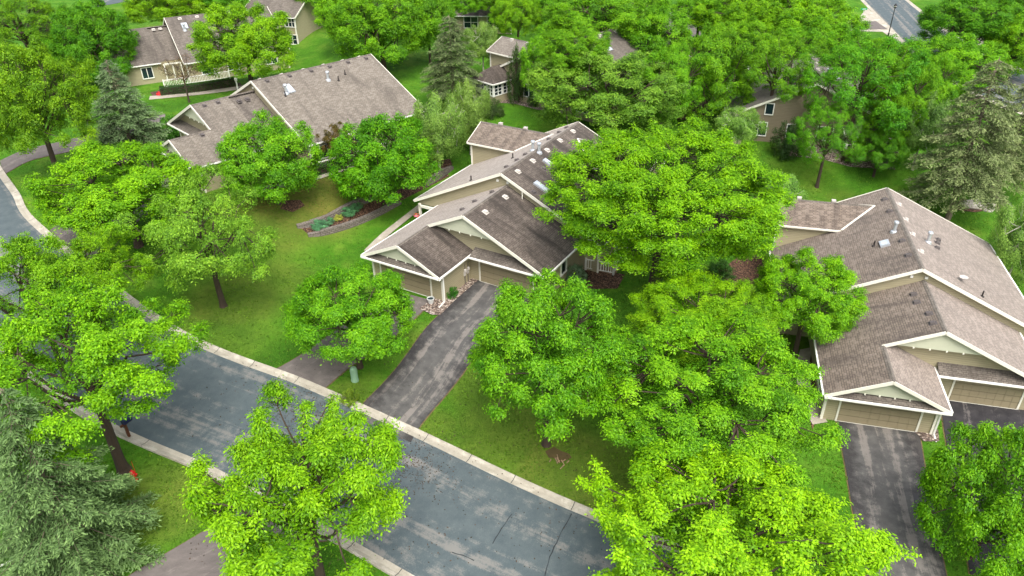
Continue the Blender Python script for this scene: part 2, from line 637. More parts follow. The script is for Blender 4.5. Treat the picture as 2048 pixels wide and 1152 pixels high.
BARE = []
def ribbon(name, Lp, Rp, mat, off, grow=0.0, across=8, kind='structure'):
    a, la = evenly(resample(Lp, .7), 60)
    b, lb = evenly(resample(Rp, .7), 60)
    n = max(6, int(max(la, lb) / .8))
    a, la = evenly(a, n)
    b, lb = evenly(b, n)
    BARE.append([(p.x, p.y) for p in a] + [(p.x, p.y) for p in b[::-1]])
    m = MB()
    rows, uvs, v = [], [], 0.0
    for i in range(n):
        p, q = a[i], b[i]
        d = (q - p).normalized()
        p, q = p - d * grow, q + d * grow
        if i:
            v += (p - a[i - 1]).length
        w = (q - p).length
        row, ur = [], []
        for k in range(across + 1):
            x = p.lerp(q, k / across)
            row.append((x.x, x.y, T(x.x, x.y) + off))
            ur.append((w * k / across, v))
        rows.append(row); uvs.append(ur)
    for i in range(n - 1):
        for k in range(across):
            m.face([rows[i][k], rows[i][k + 1], rows[i + 1][k + 1], rows[i + 1][k]],
                   [uvs[i][k], uvs[i][k + 1], uvs[i + 1][k + 1], uvs[i + 1][k]])
    return tag(m.build(name, mat, weld=True, smooth=True), kind=kind)

def patch(name, pts, mat, off, kind='structure', world=False):
    P = pts if world else P2(pts)
    BARE.append([(p.x, p.y) for p in P])
    bm = bmesh.new()
    vs = [bm.verts.new((p.x, p.y, 0)) for p in P]
    f = bm.faces.new(vs)
    bmesh.ops.triangulate(bm, faces=[f])
    for _ in range(6):
        e = [e for e in bm.edges if e.calc_length() > .9]
        if not e:
            break
        bmesh.ops.subdivide_edges(bm, edges=e, cuts=1, use_grid_fill=False)
        bmesh.ops.triangulate(bm, faces=[f for f in bm.faces if len(f.verts) > 3])
    uvl = bm.loops.layers.uv.new('UVMap')
    for v in bm.verts:
        v.co.z = T(v.co.x, v.co.y) + off
    for f in bm.faces:
        if f.normal.z < 0:
            f.normal_flip()
        for l in f.loops:
            l[uvl].uv = (l.vert.co.x, l.vert.co.y)
    me = bpy.data.meshes.new(name)
    bm.to_mesh(me); bm.free()
    me.materials.append(mat)
    return tag(link(name, me), kind=kind)

# the street: far kerb line (back of kerb) and near kerb line
def off_line(pts, d):
    out = []
    for i, p in enumerate(pts):
        a, b = pts[max(0, i - 1)], pts[min(len(pts) - 1, i + 1)]
        t = (b - a).normalized()
        out.append(p + Vector((t.y, -t.x)) * d)
    return out
far_px = [(1900, 1350), (1280, 1060), (1060, 967), (830, 858), (620, 765), (345, 650), (85, 452), (38, 385), (0, 330)]
fk = [Vector((22.0, 21.3))] + [Vector((p.x, p.y)) for p in P2(far_px[1:])] + [Vector((-56, 77)), Vector((-63, 90)), Vector((-70, 110))]
fk = resample(fk, 1.0)
road_w = 9.25
GUT = .62
def strip_between(name, d0, d1, mat, off):
    return ribbon_from(name, off_line(fk, -d0), off_line(fk, -d1), mat, off)
def ribbon_from(name, a, b, mat, off, across=10):
    m = MB()
    rows, uvs, v = [], [], 0.0
    for i in range(len(a)):
        if i:
            v += (a[i] - a[i - 1]).length
        w = (a[i] - b[i]).length
        rows.append([(x.x, x.y, T(x.x, x.y) + off) for x in (a[i].lerp(b[i], k / across) for k in range(across + 1))])
        uvs.append([(w * k / across, v) for k in range(across + 1)])
    for i in range(len(a) - 1):
        for k in range(across):
            m.face([rows[i][k], rows[i][k + 1], rows[i + 1][k + 1], rows[i + 1][k]],
                   [uvs[i][k], uvs[i][k + 1], uvs[i + 1][k + 1], uvs[i + 1][k]])
    return tag(m.build(name, mat, weld=True, smooth=True), kind='structure')
# fk runs right -> left in the picture; the road lies on its left-hand (camera) side
side = 1
def fk_off(d):
    return off_line(fk, -d * side)
ribbon_from('road', fk_off(GUT - .05), fk_off(road_w - GUT + .05), M['road'], .035)

def kerb(name, inner, outer, mat):
    """surmountable kerb: gutter pan then rolled lip, cut into slabs by joints"""
    prof = [(-.02, .02), (0, .055), (.5, .05), (.72, .1), (.86, .135), (.97, .14), (1.0, .0)]
    m = MB()
    n = len(inner)
    for i in range(n - 1):
        for (t0, z0), (t1, z1) in zip(prof[:-1], prof[1:]):
            P = []
            for (j, t, z) in ((i, t0, z0), (i, t1, z1), (i + 1, t1, z1), (i + 1, t0, z0)):
                x = inner[j].lerp(outer[j], t)
                P.append((x.x, x.y, T(x.x, x.y) + z))
            m.face(P, [(t0, i), (t1, i), (t1, i + 1), (t0, i + 1)])
    k = tag(m.build(name, mat), kind='structure')
    j = MB()
    acc = 0
    for i in range(1, n):
        acc += (inner[i] - inner[i - 1]).length
        if acc > 3.0:
            acc = 0
            d = (inner[i] - inner[i - 1]).normalized() * .02
            for (t0, z0), (t1, z1) in zip(prof[1:-2], prof[2:-1]):
                a, b = inner[i].lerp(outer[i], t0), inner[i].lerp(outer[i], t1)
                za, zb = T(a.x, a.y) + z0 + .006, T(b.x, b.y) + z1 + .006
                j.face([(a.x - d.x, a.y - d.y, za), (a.x + d.x, a.y + d.y, za), (b.x + d.x, b.y + d.y, zb), (b.x - d.x, b.y - d.y, zb)])
    tag(j.build('kerb_joints', M['crack']), kind='structure')
    return k
kerb('kerb', fk_off(GUT), fk_off(-.02), M['concrete'])
kerb('kerb', fk_off(road_w - GUT), fk_off(road_w + .02), M['concrete'])

# transverse tar cracks of the street
def crack(pts, w):
    P = resample([gp(x, y) for x, y in pts], .35)
    m = MB()
    rnd = random.Random(int(pts[0][0]))
    prev = None
    for i, p in enumerate(P):
        t = (P[min(i + 1, len(P) - 1)] - P[max(0, i - 1)]).normalized()
        nrm = Vector((-t.y, t.x))
        q = p + nrm * rnd.uniform(-.03, .03)
        ww = w * rnd.uniform(.5, 1.2)
        cur = (q - nrm * ww, q + nrm * ww)
        if prev:
            m.face([(a.x, a.y, T(a.x, a.y) + .042) for a in (prev[0], prev[1], cur[1], cur[0])])
        prev = cur
    tag(m.build('road_crack', M['crack']), kind='structure')
crack([(1024, 1028), (1003, 1058), (985, 1088)], .025)
crack([(1143, 1028), (1118, 1075), (1100, 1115), (1088, 1160)], .03)
crack([(904, 1106), (925, 1112), (948, 1122)], .03)
crack([(775, 885), (745, 925), (722, 960)], .025)
crack([(590, 790), (540, 850), (470, 940)], .018)

# driveways and walks
def drive(Lp, Rp, mat, off=.05, name='driveway'):
    a, b = P2(Lp), P2(Rp)
    ribbon('driveway_edge', a, b, M['dirt'], .018, .08)
    return ribbon(name, a, b, mat, off)
drive([(948, 556), (910, 601), (873, 635), (847, 663), (805, 722), (767, 767), (729, 805), (706, 832)],
      [(1076, 588), (1020, 638), (960, 698), (929, 743), (894, 788), (867, 819), (838, 855), (822, 886)], M['drive'])
drive([(765, 575), (720, 625), (660, 670), (600, 712), (537, 748)],
      [(868, 603), (818, 648), (768, 692), (700, 735), (640, 786)], M['drive2'])
drive([(1672, 838), (1690, 930), (1705, 1020), (1722, 1100), (1745, 1200)],
      [(1838, 866), (1852, 950), (1870, 1050), (1890, 1140), (1905, 1210)], M['drive'])
drive([(1880, 796), (1888, 860), (1905, 960), (1925, 1060), (1940, 1150)],
      [(2060, 812), (2080, 880), (2100, 960), (2110, 1060), (2120, 1150)], M['drive3'])
drive([(492, 1012), (402, 1067), (259, 1152), (150, 1230)],
      [(655, 1082), (560, 1098), (483, 1152), (420, 1230)], M['drive2'])
drive([(8, 350), (60, 322), (130, 306), (220, 285), (335, 248)],
      [(0, 322), (50, 300), (120, 284), (205, 262), (330, 228)], M['drive2'])
drive([(100, 462), (150, 425), (230, 385), (330, 350), (400, 335)],
      [(175, 525), (240, 470), (310, 420), (380, 385), (430, 362)], M['drive2'])
ribbon('path', P2([(298, 200), (390, 191), (470, 181), (512, 172)]), P2([(300, 193), (390, 184), (470, 174), (510, 167)]), M['walk'], .05, across=3)
ribbon('path', P2([(498, 385), (560, 377), (605, 369), (665, 350), (745, 322)]), P2([(494, 378), (555, 369), (598, 361), (658, 343), (735, 316)]), M['walk'], .05, across=3)
ribbon('path', P2([(728, 503), (762, 470), (800, 440), (836, 412)]), P2([(742, 506), (776, 474), (812, 444), (848, 416)]), M['walk'], .12, across=3)
ribbon('path', P2([(1600, 700), (1592, 740), (1600, 800), (1625, 850)]), P2([(1625, 695), (1618, 740), (1630, 800), (1655, 845)]), M['walk'], .05, across=3)
# far street at the top right and its side apron
ribbon('concrete_apron', P2([(1640, -78), (1728, 8), (1776, 58), (1820, 104), (1890, 160), (2000, 215), (2150, 260)]), P2([(1720, -75), (1812, -4), (1856, 30), (1905, 66), (1975, 108), (2080, 150), (2200, 180)]), M['concrete'], .03)
ribbon('far_road', P2([(1648, -79), (1734, 6), (1783, 56), (1830, 102), (1898, 155), (2005, 209), (2150, 253)]), P2([(1713, -77), (1804, -4), (1848, 32), (1898, 69), (1968, 112), (2076, 155), (2200, 186)]), M['road'], .06)
patch('concrete_apron', [(1734, 16), (1716, 38), (1690, 44), (1690, 62), (1765, 64), (1800, 88), (1786, 62)], M['concrete'], .035)
patch('far_driveway', [(1690, 44), (1752, 43), (1775, 59), (1700, 60)], M['drive2'], .07)
patch('far_driveway', [(1330, 80), (1400, 72), (1420, 30), (1400, 12), (1350, 18), (1325, 40)], M['drive2'], .05)
patch('far_driveway', [(1400, 135), (1560, 118), (1570, 85), (1480, 82), (1390, 105)], M['drive3'], .05)
patch('far_driveway', [(1925, 100), (1965, 92), (1975, 62), (1945, 55), (1930, 75)], M['walk'], .05)
patch('far_road', [(195, 14), (262, 2), (270, -30), (200, -26)], M['road'], .05)
# damp patch on the right-hand driveway
patch('damp_patch', [(1826, 985), (1842, 1000), (1862, 1003), (1872, 1030), (1866, 1052), (1852, 1054), (1836, 1036), (1828, 1012)], M['damp'], .058)
# beds
patch('gravel_bed', [(838, 618), (862, 630), (880, 632), (912, 600), (958, 560), (945, 548), (905, 575)], M['gravel'], .075)
patch('gravel_bed', [(1830, 866), (1846, 884), (1878, 884), (1876, 860)], M['gravel'], .075)
patch('mulch_bed', [(1120, 575), (1150, 540), (1180, 538), (1250, 550), (1235, 578), (1150, 582)], M['mulch'], .04)
patch('mulch_bed', [(1475, 640), (1520, 560), (1545, 520), (1490, 500), (1420, 560), (1400, 600)], M['mulch'], .04)
patch('mulch_bed', [(1598, 760), (1622, 700), (1650, 790), (1625, 860)], M['mulch'], .045)
patch('mulch_bed', [(975, 205), (1030, 208), (1075, 220), (1110, 223), (1095, 198), (1000, 190)], M['gravel'], .04)
patch('mulch_bed', [(1575, 312), (1640, 318), (1700, 334), (1790, 340), (1800, 300), (1700, 290), (1580, 280)], M['gravel'], .04)
patch('mulch_bed', [(850, 355), (905, 330), (900, 318), (865, 320), (838, 345)], M['mulch'], .04)
patch('mulch_bed', [(560, 418), (585, 425), (610, 412), (600, 400), (570, 402)], M['mulch'], .03)
patch('bare_soil', [(1090, 903), (1098, 916), (1112, 918), (1122, 926), (1144, 916), (1138, 908), (1122, 902), (1108, 894)], M['soil'], .02)
patch('mulch_bed', [(308, 196), (300, 186), (320, 178), (480, 166), (486, 174)], M['mulch'], .035)
patch('mulch_bed', [(100, 212), (150, 205), (195, 196), (198, 188), (140, 180), (100, 195)], M['mulch'], .035)
patch('mulch_bed', [(1905, 420), (1950, 425), (2000, 418), (1990, 400), (1920, 398)], M['mulch'], .035)
patch('mulch_bed', [(1300, 215), (1350, 240), (1400, 238), (1420, 205), (1350, 195)], M['mulch'], .035)

# ---------------------------------------------------------------- houses: one twin-home design, several poses
SL = .475
H1, D1, H2, X2, YF2, X3, YF3, EV = 7.235, 14.8, 6.152, .403, -6.45, -3.07, -10.49, 2.70
H3 = H2 - SL * (X2 - X3)
L3, R3, R2 = X3 - (H3 - EV) / SL, X3 + (H3 - EV) / SL, X2 + (H2 - EV) / SL
L1, R1 = -(H1 - 2.75) / SL, (H1 - 2.75) / SL
OV = .36
TH = .17

def zL2(x): return H2 - SL * abs(x - X2)
def zL1(x): return H1 - SL * abs(x)
def zL3(x): return H3 - SL * abs(x - X3)

def window(parent, mir, c, u, w, h, cols=2, rows=1, name='window'):
    """c centre of the pane, u horizontal unit vector along the wall, outward normal = u x z"""
    c, u = Vector(c), Vector(u)
    z = Vector((0, 0, 1))
    n = u.cross(z)
    f = MB()
    fw = .1
    def bar(a, b, wd):
        f.beam(c + a + n * .05, c + b + n * .05, .1, wd, up=n.cross((b - a).normalized()))
    for sx in (-1, 1):
        bar(u * sx * (w / 2 + fw / 2) - z * (h / 2 + fw), u * sx * (w / 2 + fw / 2) + z * (h / 2 + fw), fw)
    for sz in (-1, 1):
        bar(-u * w / 2 + z * sz * (h / 2 + fw / 2), u * w / 2 + z * sz * (h / 2 + fw / 2), fw)
    for i in range(1, cols):
        x = -w / 2 + w * i / cols
        bar(u * x - z * h / 2, u * x + z * h / 2, .07)
    for j in range(1, rows):
        y = -h / 2 + h * j / rows
        bar(-u * w / 2 + z * y, u * w / 2 + z * y, .04)
    fo = f.build(name, M['white'], parent, mir=mir)
    g = MB()
    a = c + n * .015
    g.face([a - u * w / 2 - z * h / 2, a + u * w / 2 - z * h / 2, a + u * w / 2 + z * h / 2, a - u * w / 2 + z * h / 2])
    g.build('pane', M['glass'], fo, mir=mir)
    return fo

def roof_point(kind, x, y):
    return (x, y, {'1': zL1, '2': zL2}[kind](x))

def roof_vent(parent, mir, kind, x, y, light=False):
    s = -1 if (x < (0 if kind == '1' else X2)) else 1
    x0, y0, z0 = roof_point(kind, x, y)
    n = Vector((SL * s, 0, 1)).normalized()
    d = Vector((s, 0, -SL)).normalized()                  # down slope
    e = Vector((0, 1, 0))
    c = Vector((x0, y0, z0))
    m = MB()
    a = .165
    lo = [c + d * i * a + e * j * a - n * .03 for i, j in ((-1, -1), (1, -1), (1, 1), (-1, 1))]
    hi = [c + d * (i * a * .8 + .02) + e * j * a * .8 + n * (.14 if i < 0 else .17) for i, j in ((-1, -1), (1, -1), (1, 1), (-1, 1))]
    m.face(hi)
    for i in range(4):
        j = (i + 1) % 4
        m.face([lo[i], lo[j], hi[j], hi[i]])
    fl = [c + d * i * .26 + e * j * .24 + n * .012 for i, j in ((-1, -1), (1, -1), (1, 1), (-1, 1))]
    m.face(fl)
    return m.build('roof_vent', M['ventlight'] if light else M['ventgrey'], parent, mir=mir)

def roof_pipe(parent, mir, kind, x, y, big=True):
    x0, y0, z0 = roof_point(kind, x, y)
    m = MB()
    if big:
        m.lathe([(.30, -.12), (.26, .05), (.13, .12), (.13, .72), (.19, .74), (.21, .84), (.17, .93), (.0, .97)], 12, (x0, y0, z0))
        return m.build('flue_pipe', M['galv'], parent, mir=mir)
    m.lathe([(.16, -.08), (.15, .03), (.06, .07), (.06, .46), (.0, .46)], 8, (x0, y0, z0))
    return m.build('vent_pipe', M['dark'], parent, mir=mir)

def skylight(parent, mir, kind, x, y, w=.62, l=1.2):
    s = -1 if x < (0 if kind == '1' else X2) else 1
    c = Vector(roof_point(kind, x, y))
    n = Vector((SL * s, 0, 1)).normalized()
    d = Vector((s, 0, -SL)).normalized()
    e = Vector((0, 1, 0))
    m = MB()
    lo = [c + d * i * l / 2 + e * j * w / 2 - n * .05 for i, j in ((-1, -1), (1, -1), (1, 1), (-1, 1))]
    hi = [p + n * .2 for p in lo]
    inn = [c + d * i * (l / 2 - .09) + e * j * (w / 2 - .09) + n * .15 for i, j in ((-1, -1), (1, -1), (1, 1), (-1, 1))]
    for i in range(4):
        j = (i + 1) % 4
        m.face([lo[i], lo[j], hi[j], hi[i]])
        m.face([hi[i], hi[j], inn[j], inn[i]])
    f = m.build('skylight', M['galv'], parent, mir=mir)
    g = MB()
    g.face([p + n * .012 for p in inn])
    g.build('pane', M['skyglass'], f, mir=mir)

def rake(m, p, q, out, w=.24):
    """bargeboard along a gable edge, set just outside the roof sheet"""
    p, q = Vector(p), Vector(q)
    o = Vector((0, out * .03, -w / 2 + .035))
    m.beam(p + o, q + o, .06, w)

def gable_front(H, mir, wall, trim_m, x, yf, apex, half, wallmat, split_z, sage_name='gable_panel'):
    pass

def garage_door(H, mir, x0, x1, y, rows=4, cols=8):
    m = MB()
    h = 2.12
    m.box(x0, x1, y - .03, y + .05, 0.02, h)
    for r in range(rows):
        z0, z1 = .02 + h * r / rows + .05, .02 + h * (r + 1) / rows - .05
        for c in range(cols):
            a, b = x0 + (x1 - x0) * c / cols + .07, x0 + (x1 - x0) * (c + 1) / cols - .07
            m.box(a, b, y - .05, y - .028, z0, z1)
    d = m.build('garage_door', M['door'], H, mir=mir)
    t = MB()
    t.box(x0 - .13, x0 - .005, y - .085, y + .04, 0, h + .14)
    t.box(x1 + .005, x1 + .13, y - .085, y + .04, 0, h + .14)
    t.box(x0 - .13, x1 + .13, y - .08, y + .04, h + .005, h + .135)
    t.build_each('door_casing', M['cream'], d, mir)
    s = MB()
    s.box(x0, x1, y - .10, y - .06, 0.0, .045)
    s.build('door_seal', M['cream'], d, mir=mir)
    return d

def downspout(H, mir, pts, name='downspout'):
    m = MB()
    for a, b in zip(pts[:-1], pts[1:]):
        m.beam(a, b, .11, .09, up=(.3, .9, .2))
    return m.build(name, M['white'], H, mir=mir)

def build_unit(key, name, label, rm, o):
    """rm: roof materials (front-left slope, front-right slope, main-left, main-right, pent/wing)"""
    hx, hy, t, hz, mir = POSE[key]
    H = thing(name, label, 'house', (hx, hy, hz), t, o.get('group'))
    wm = o.get('wall', M['siding'])
    front = o.get('front', True)
    B0 = -1.2                                   # foundations reach below the slope of the ground
    # -- walls
    w = MB()
    yw1 = .35
    xl, xr = L1 + OV, R1 - OV
    zb = D1 - .35
    if o.get('porch'):
        xp = -6.4
        w.face([(xp, yw1, B0), (xr, yw1, B0), (xr, yw1, zL1(xr) - TH), (0, yw1, H1 - TH), (xl, yw1, zL1(xl) - TH), (xl, yw1, 2.35), (xp, yw1, 2.35)])
        w.face([(xl, yw1 + .01, 2.35), (xp, yw1 + .01, 2.35), (xp, 3.2, 2.35), (xl, 3.2, 2.35)])
        w.face([(xp, yw1, B0), (xp, 3.2, B0), (xp, 3.2, 2.35), (xp, yw1, 2.35)])
        w.face([(xl, 3.2, B0), (xp, 3.2, B0), (xp, 3.2, 2.6), (xl, 3.2, 2.6)])
        w.face([(xl, 3.2, B0), (xl, zb, B0), (xl, zb, zL1(xl) - TH), (xl, 3.2, zL1(xl) - TH)])
        w.face([(xl, yw1, 2.35), (xl, 3.2, 2.35), (xl, 3.2, zL1(xl) - TH), (xl, yw1, zL1(xl) - TH)])
    else:
        w.face([(xl, yw1, B0), (xr, yw1, B0), (xr, yw1, zL1(xr) - TH), (0, yw1, H1 - TH), (xl, yw1, zL1(xl) - TH)])
        w.face([(xl, yw1, B0), (xl, zb, B0), (xl, zb, zL1(xl) - TH), (xl, yw1, zL1(xl) - TH)])
    w.face([(xr, yw1, B0), (xr, zb, B0), (xr, zb, zL1(xr) - TH), (xr, yw1, zL1(xr) - TH)])
    w.face([(xl, zb, B0), (xr, zb, B0), (xr, zb, zL1(xr) - TH), (0, zb, H1 - TH), (xl, zb, zL1(xl) - TH)])
    w.build('wall', wm, H, mir=mir)
    rt = MB()                                   # all bargeboards of the main block
    for yy, ou in ((0, -1), (D1, 1)):
        rake(rt, (0, yy, H1), (L1, yy, zL1(L1)), ou)
        rake(rt, (0, yy, H1), (R1, yy, zL1(R1)), ou)
    rt.build_each('bargeboard', M['cream'], H, mir)
    # -- main roof, cut round nothing: wings sit on it
    for sgn, edge, mat in ((-1, L1, rm[2]), (1, R1, rm[3])):
        m = MB()
        m.slab([(0, 0, H1), (0, D1, H1), (edge, D1, zL1(edge)), (edge, 0, zL1(edge))], TH)
        r = m.build('roof', mat, H, mir=mir)
        g = MB()
        g.box(*sorted((edge + sgn * .012, edge + sgn * .125)), .03, D1 - .03, zL1(edge) - .15, zL1(edge) - .02)
        g.build('gutter', M['white'], r, mir=mir)
    c = MB()
    for sg in (-1, 1):
        c.slab([(0, .02, H1 + .022), (0, D1 - .02, H1 + .022), (sg * .17, D1 - .02, H1 + .022 - .17 * SL), (sg * .17, .02, H1 + .022 - .17 * SL)], .02)
    c.build_each('ridge_cap', rm[4], H, mir, 12)
    # corner boards of the main block
    cb = MB()
    for x, y in ((xr, yw1), (xr, zb), (xl, zb)) + (() if o.get('porch') else ((xl, yw1),)):
        cb.box(x - .07, x + .07, y - .07, y + .07, B0, zL1(x) - TH - .02)
    cb.build_each('corner_board', M['cream'], H, mir)
    # -- front block with the stepped garages
    yw2, yw3 = YF2 + .89, YF3 + .89
    xl3, xr3, xr2 = L3 + OV, R3 - OV, R2 - OV
    w = MB()
    w.face([(xl3, yw2, 2.3), (xr2, yw2, 2.3), (xr2, yw2, zL2(xr2) - TH), (X2, yw2, H2 - TH), (xl3, yw2, zL2(xl3) - TH)])
    # wall around the front doors
    d2a, d2b = (R3 + .55, R3 + 5.43) if 'd2' not in o else o['d2']
    d3a, d3b = (L3 + 1.15, L3 + 6.03) if 'd3' not in o else o['d3']
    for a, b, y in ((xr3, d2a, yw2), (d2b, xr2, yw2)):
        w.face([(a, y, B0), (b, y, B0), (b, y, 2.3), (a, y, 2.3)])
    w.face([(d2a, yw2, 2.12), (d2b, yw2, 2.12), (d2b, yw2, 2.3), (d2a, yw2, 2.3)])
    w.face([(xr2, yw2, B0), (xr2, yw1, B0), (xr2, yw1, zL2(xr2) - TH), (xr2, yw2, zL2(xr2) - TH)])
    w.face([(xl3, yw2, B0), (xl3, yw1, B0), (xl3, yw1, zL2(xl3) - TH), (xl3, yw2, zL2(xl3) - TH)])
    # garage in front
    w.face([(xl3, yw3, 2.3), (xr3, yw3, 2.3), (xr3, yw3, zL3(xr3) - TH), (X3, yw3, H3 - TH), (xl3, yw3, zL3(xl3) - TH)])
    for a, b in ((xl3, d3a), (d3b, xr3)):
        w.face([(a, yw3, B0), (b, yw3, B0), (b, yw3, 2.3), (a, yw3, 2.3)])
    w.face([(d3a, yw3, 2.12), (d3b, yw3, 2.12), (d3b, yw3, 2.3), (d3a, yw3, 2.3)])
    w.face([(xl3, yw3, B0), (xl3, yw2, B0), (xl3, yw2, zL3(xl3) - TH), (xl3, yw3, zL3(xl3) - TH)])
    w.face([(xr3, yw3, B0), (xr3, yw2, B0), (xr3, yw2, zL3(xr3) - TH), (xr3, yw3, zL3(xr3) - TH)])
    w.build('garage_wall', wm, H, mir=mir)
    garage_door(H, mir, d2a, d2b, yw2 + .03)
    garage_door(H, mir, d3a, d3b, yw3 + .03)
    cb = MB()
    for x, y in ((xr2, yw2), (xr3, yw3), (xl3, yw3)):
        cb.box(x - .09, x + .09, y - .09, y + .09, B0, 2.48)
    cb.build_each('corner_board', M['cream'], H, mir)
    # roofs
    step = o.get('step')
    m = MB()
    if step:
        m.slab([(X2, YF2, H2), (X2, step, H2), (L3, step, EV), (L3, YF3, EV), (X3, YF3, H3), (X3, YF2, H3)], TH)
        m2 = MB()
        dz = .22
        m2.slab([(X2, step, H2 - dz), (X2, .34, H2 - dz), (L3 + .5, .34, EV + .24 - dz), (L3 + .5, step, EV + .24 - dz)], .1)
        m2.build('porch_roof', rm[4], H, mir=mir)
    else:
        m.slab([(X2, YF2, H2), (X2, .34, H2), (L3, .34, EV), (L3, YF3, EV), (X3, YF3, H3), (X3, YF2, H3)], TH)
    r = m.build('garage_roof', rm[0], H, mir=mir)
    g = MB()
    g.box(L3 - .125, L3 - .012, YF3 + .02, step or .3, EV - .15, EV - .02)
    g.build('gutter', M['white'], r, mir=mir)
    m = MB()
    m.slab([(X2, YF2, H2), (X2, .34, H2), (R2, .34, EV), (R2, YF2, EV)], TH)
    r = m.build('garage_roof', rm[1], H, mir=mir)
    g = MB()
    g.box(R2 + .012, R2 + .125, YF2 + .02, .3, EV - .15, EV - .02)
    g.build('gutter', M['white'], r, mir=mir)
    m = MB()
    m.slab([(X3, YF3, H3), (X3, yw2 - .01, H3), (R3, yw2 - .01, EV), (R3, YF3, EV)], TH)
    r = m.build('garage_roof', rm[1], H, mir=mir)
    g = MB()
    g.box(R3 + .012, R3 + .125, YF3 + .02, yw2 - .02, EV - .15, EV - .02)
    g.build('gutter', M['white'], r, mir=mir)
    c = MB()
    for X, Hh, ya, yb in ((X2, H2, YF2 + .02, .33), (X3, H3, YF3 + .02, YF2 - .0)):
        for sg in (-1, 1):
            c.slab([(X, ya, Hh + .022), (X, yb, Hh + .022), (X + sg * .17, yb, Hh + .022 - .17 * SL), (X + sg * .17, ya, Hh + .022 - .17 * SL)], .02)
    c.build_each('ridge_cap', rm[4], H, mir, 12)
    rt = MB()
    rake(rt, (X2, YF2, H2), (X3 - .05, YF2, H3 - .02), -1)
    rake(rt, (X2, YF2, H2), (R2, YF2, EV), -1)
    rake(rt, (X3, YF3, H3), (L3, YF3, EV), -1)
    rake(rt, (X3, YF3, H3), (R3, YF3, EV), -1)
    rt.build_each('bargeboard', M['cream'], H, mir)
    # gable fields and the little pent roofs above the doors
    def sage(apx, apz, yq, zlow, xa=None):
        hw = (apz - .2 - zlow) / SL
        s = MB()
        A = [(apx - hw, yq, zlow), (apx + hw, yq, zlow), (apx, yq, apz - .2)]
        Bk = [(x, yq + .12, z) for x, y, z in A]
        s.face(A); s.face(Bk[::-1])
        for i in range(3):
            j = (i + 1) % 3
            s.face([A[i], Bk[i], Bk[j], A[j]])
        p = s.build('gable_panel', M['sage'], H, mir=mir)
        d = MB()
        for k in (-.5, -.17, .17, .5):
            d.box(apx + hw * k - .05, apx + hw * k + .05, yq - .03, yq + .0, zlow - .1, zlow + .02)
        d.build_each('bracket', M['cream'], p, mir)
    sage(X2, H2, YF2 + .22, 4.5)
    sage(X3, H3, YF3 + .30, 3.02)
    for xa, xb, yf, yw, zt in ((R3 + .14, R2, YF2, yw2, 3.12), (L3, R3, YF3, yw3, 3.12)):
        m = MB()
        ins = (zt - EV) / SL
        la = xa + (0 if xa > R3 else ins)
        ysl = yf - .02
        m.slab([(xa, ysl, EV - .02), (xb, ysl, EV - .02), (xb - ins, yw - .01, zt), (la, yw - .01, zt)], .1)
        p = m.build('pent_roof', rm[4], H, mir=mir)
        g = MB()
        g.box(xa, xb, ysl - .125, ysl - .012, EV - .18, EV - .05)
        g.build('gutter', M['white'], p, mir=mir)
        g = MB()
        g.box(xa + .05, xb - .05, ysl + .01, yw - .02, EV - .24, EV - .19)
        g.build('soffit', M['cream'], p, mir=mir)
    downspout(H, mir, [(R3 + .06, YF3 - .02, EV - .18), (xr3 + .15, yw3 - .12, EV - .55), (xr3 + .15, yw3 - .12, .12), (xr3 + .25, yw3 - 1.0, .02 + o.get('sp', 0))])
    # -- cross wings
    for side in o.get('wings', ()):
        s = side
        xo = 9.51 * s
        wy, wh, we = 12.03, 6.61, 5.31
        yb, yf = wy + (wh - we) / SL, wy - (wh - we) / SL
        xr_, xe_ = s * (H1 - wh) / SL, s * (H1 - we) / SL
        w = MB()
        xg = xo - s * .3
        w.face([(xg, yf + .3, B0), (xg, yb - .36, B0), (xg, yb - .36, we), (xg, wy, wh - .16), (xg, yf + .3, we)])
        for y in (yf + .3, yb - .33):
            w.face([(xg, y, 1), (s * 3.2, y, 1), (s * 3.2, y, we), (xg, y, we)])
        w.build('wing_wall', wm, H, mir=mir)
        for ya, mat in ((yf, rm[5]), (yb, rm[5])):
            m = MB()
            lift = .0
            m.slab([(xo, wy, wh), (xr_, wy, wh), (xe_, ya, we), (xo, ya, we)], TH)
            r = m.build('wing_roof', mat, H, mir=mir)
            g = MB()
            sg = 1 if ya > wy else -1
            g.box(*sorted((xo, xe_)), *sorted((ya + sg * .012, ya + sg * .12)), we - .16, we - .02)
            g.build('gutter', M['cream'], r, mir=mir)
            g = MB()
            g.beam((xe_ , ya, we + .03), (xr_, wy, wh + .03), .16, .05)
            g.build('valley_flashing', M['cream'], r, mir=mir)
        rt = MB()
        for ya in (yf, yb):
            rt.beam((xo + s * .03, wy, wh - .09), (xo + s * .03, ya, we - .09), .06, .22)
        rt.build_each('bargeboard', M['cream'], H, mir)
        cb = MB()
        for y in (yf + .3, yb - .36):
            cb.box(xg - .08, xg + .08, y - .08, y + .08, 2, we - .05)
        cb.build_each('corner_board', M['cream'], H, mir)
        cp = MB()
        for sg in (-1, 1):
            cp.slab([(xo, wy, wh + .022), (xr_, wy, wh + .022), (xr_, wy + sg * .17, wh + .022 - .17 * SL), (xo, wy + sg * .17, wh + .022 - .17 * SL)], .02)
        cp.build_each('ridge_cap', rm[4], H, mir, 12)
        for k in (.25, .6):
            m = MB()
            xx = xo + (xr_ - xo) * k
            m.box(xx - .18, xx + .18, wy + .2, wy + .55, wh - .3, wh + .08)
            m.build('roof_vent', M['ventlight'], H, mir=mir)
    # -- roof furniture
    for k, x, y, lt in o.get('vents', ()): roof_vent(H, mir, k, x, y, lt)
    for k, x, y, b in o.get('pipes', ()): roof_pipe(H, mir, k, x, y, b)
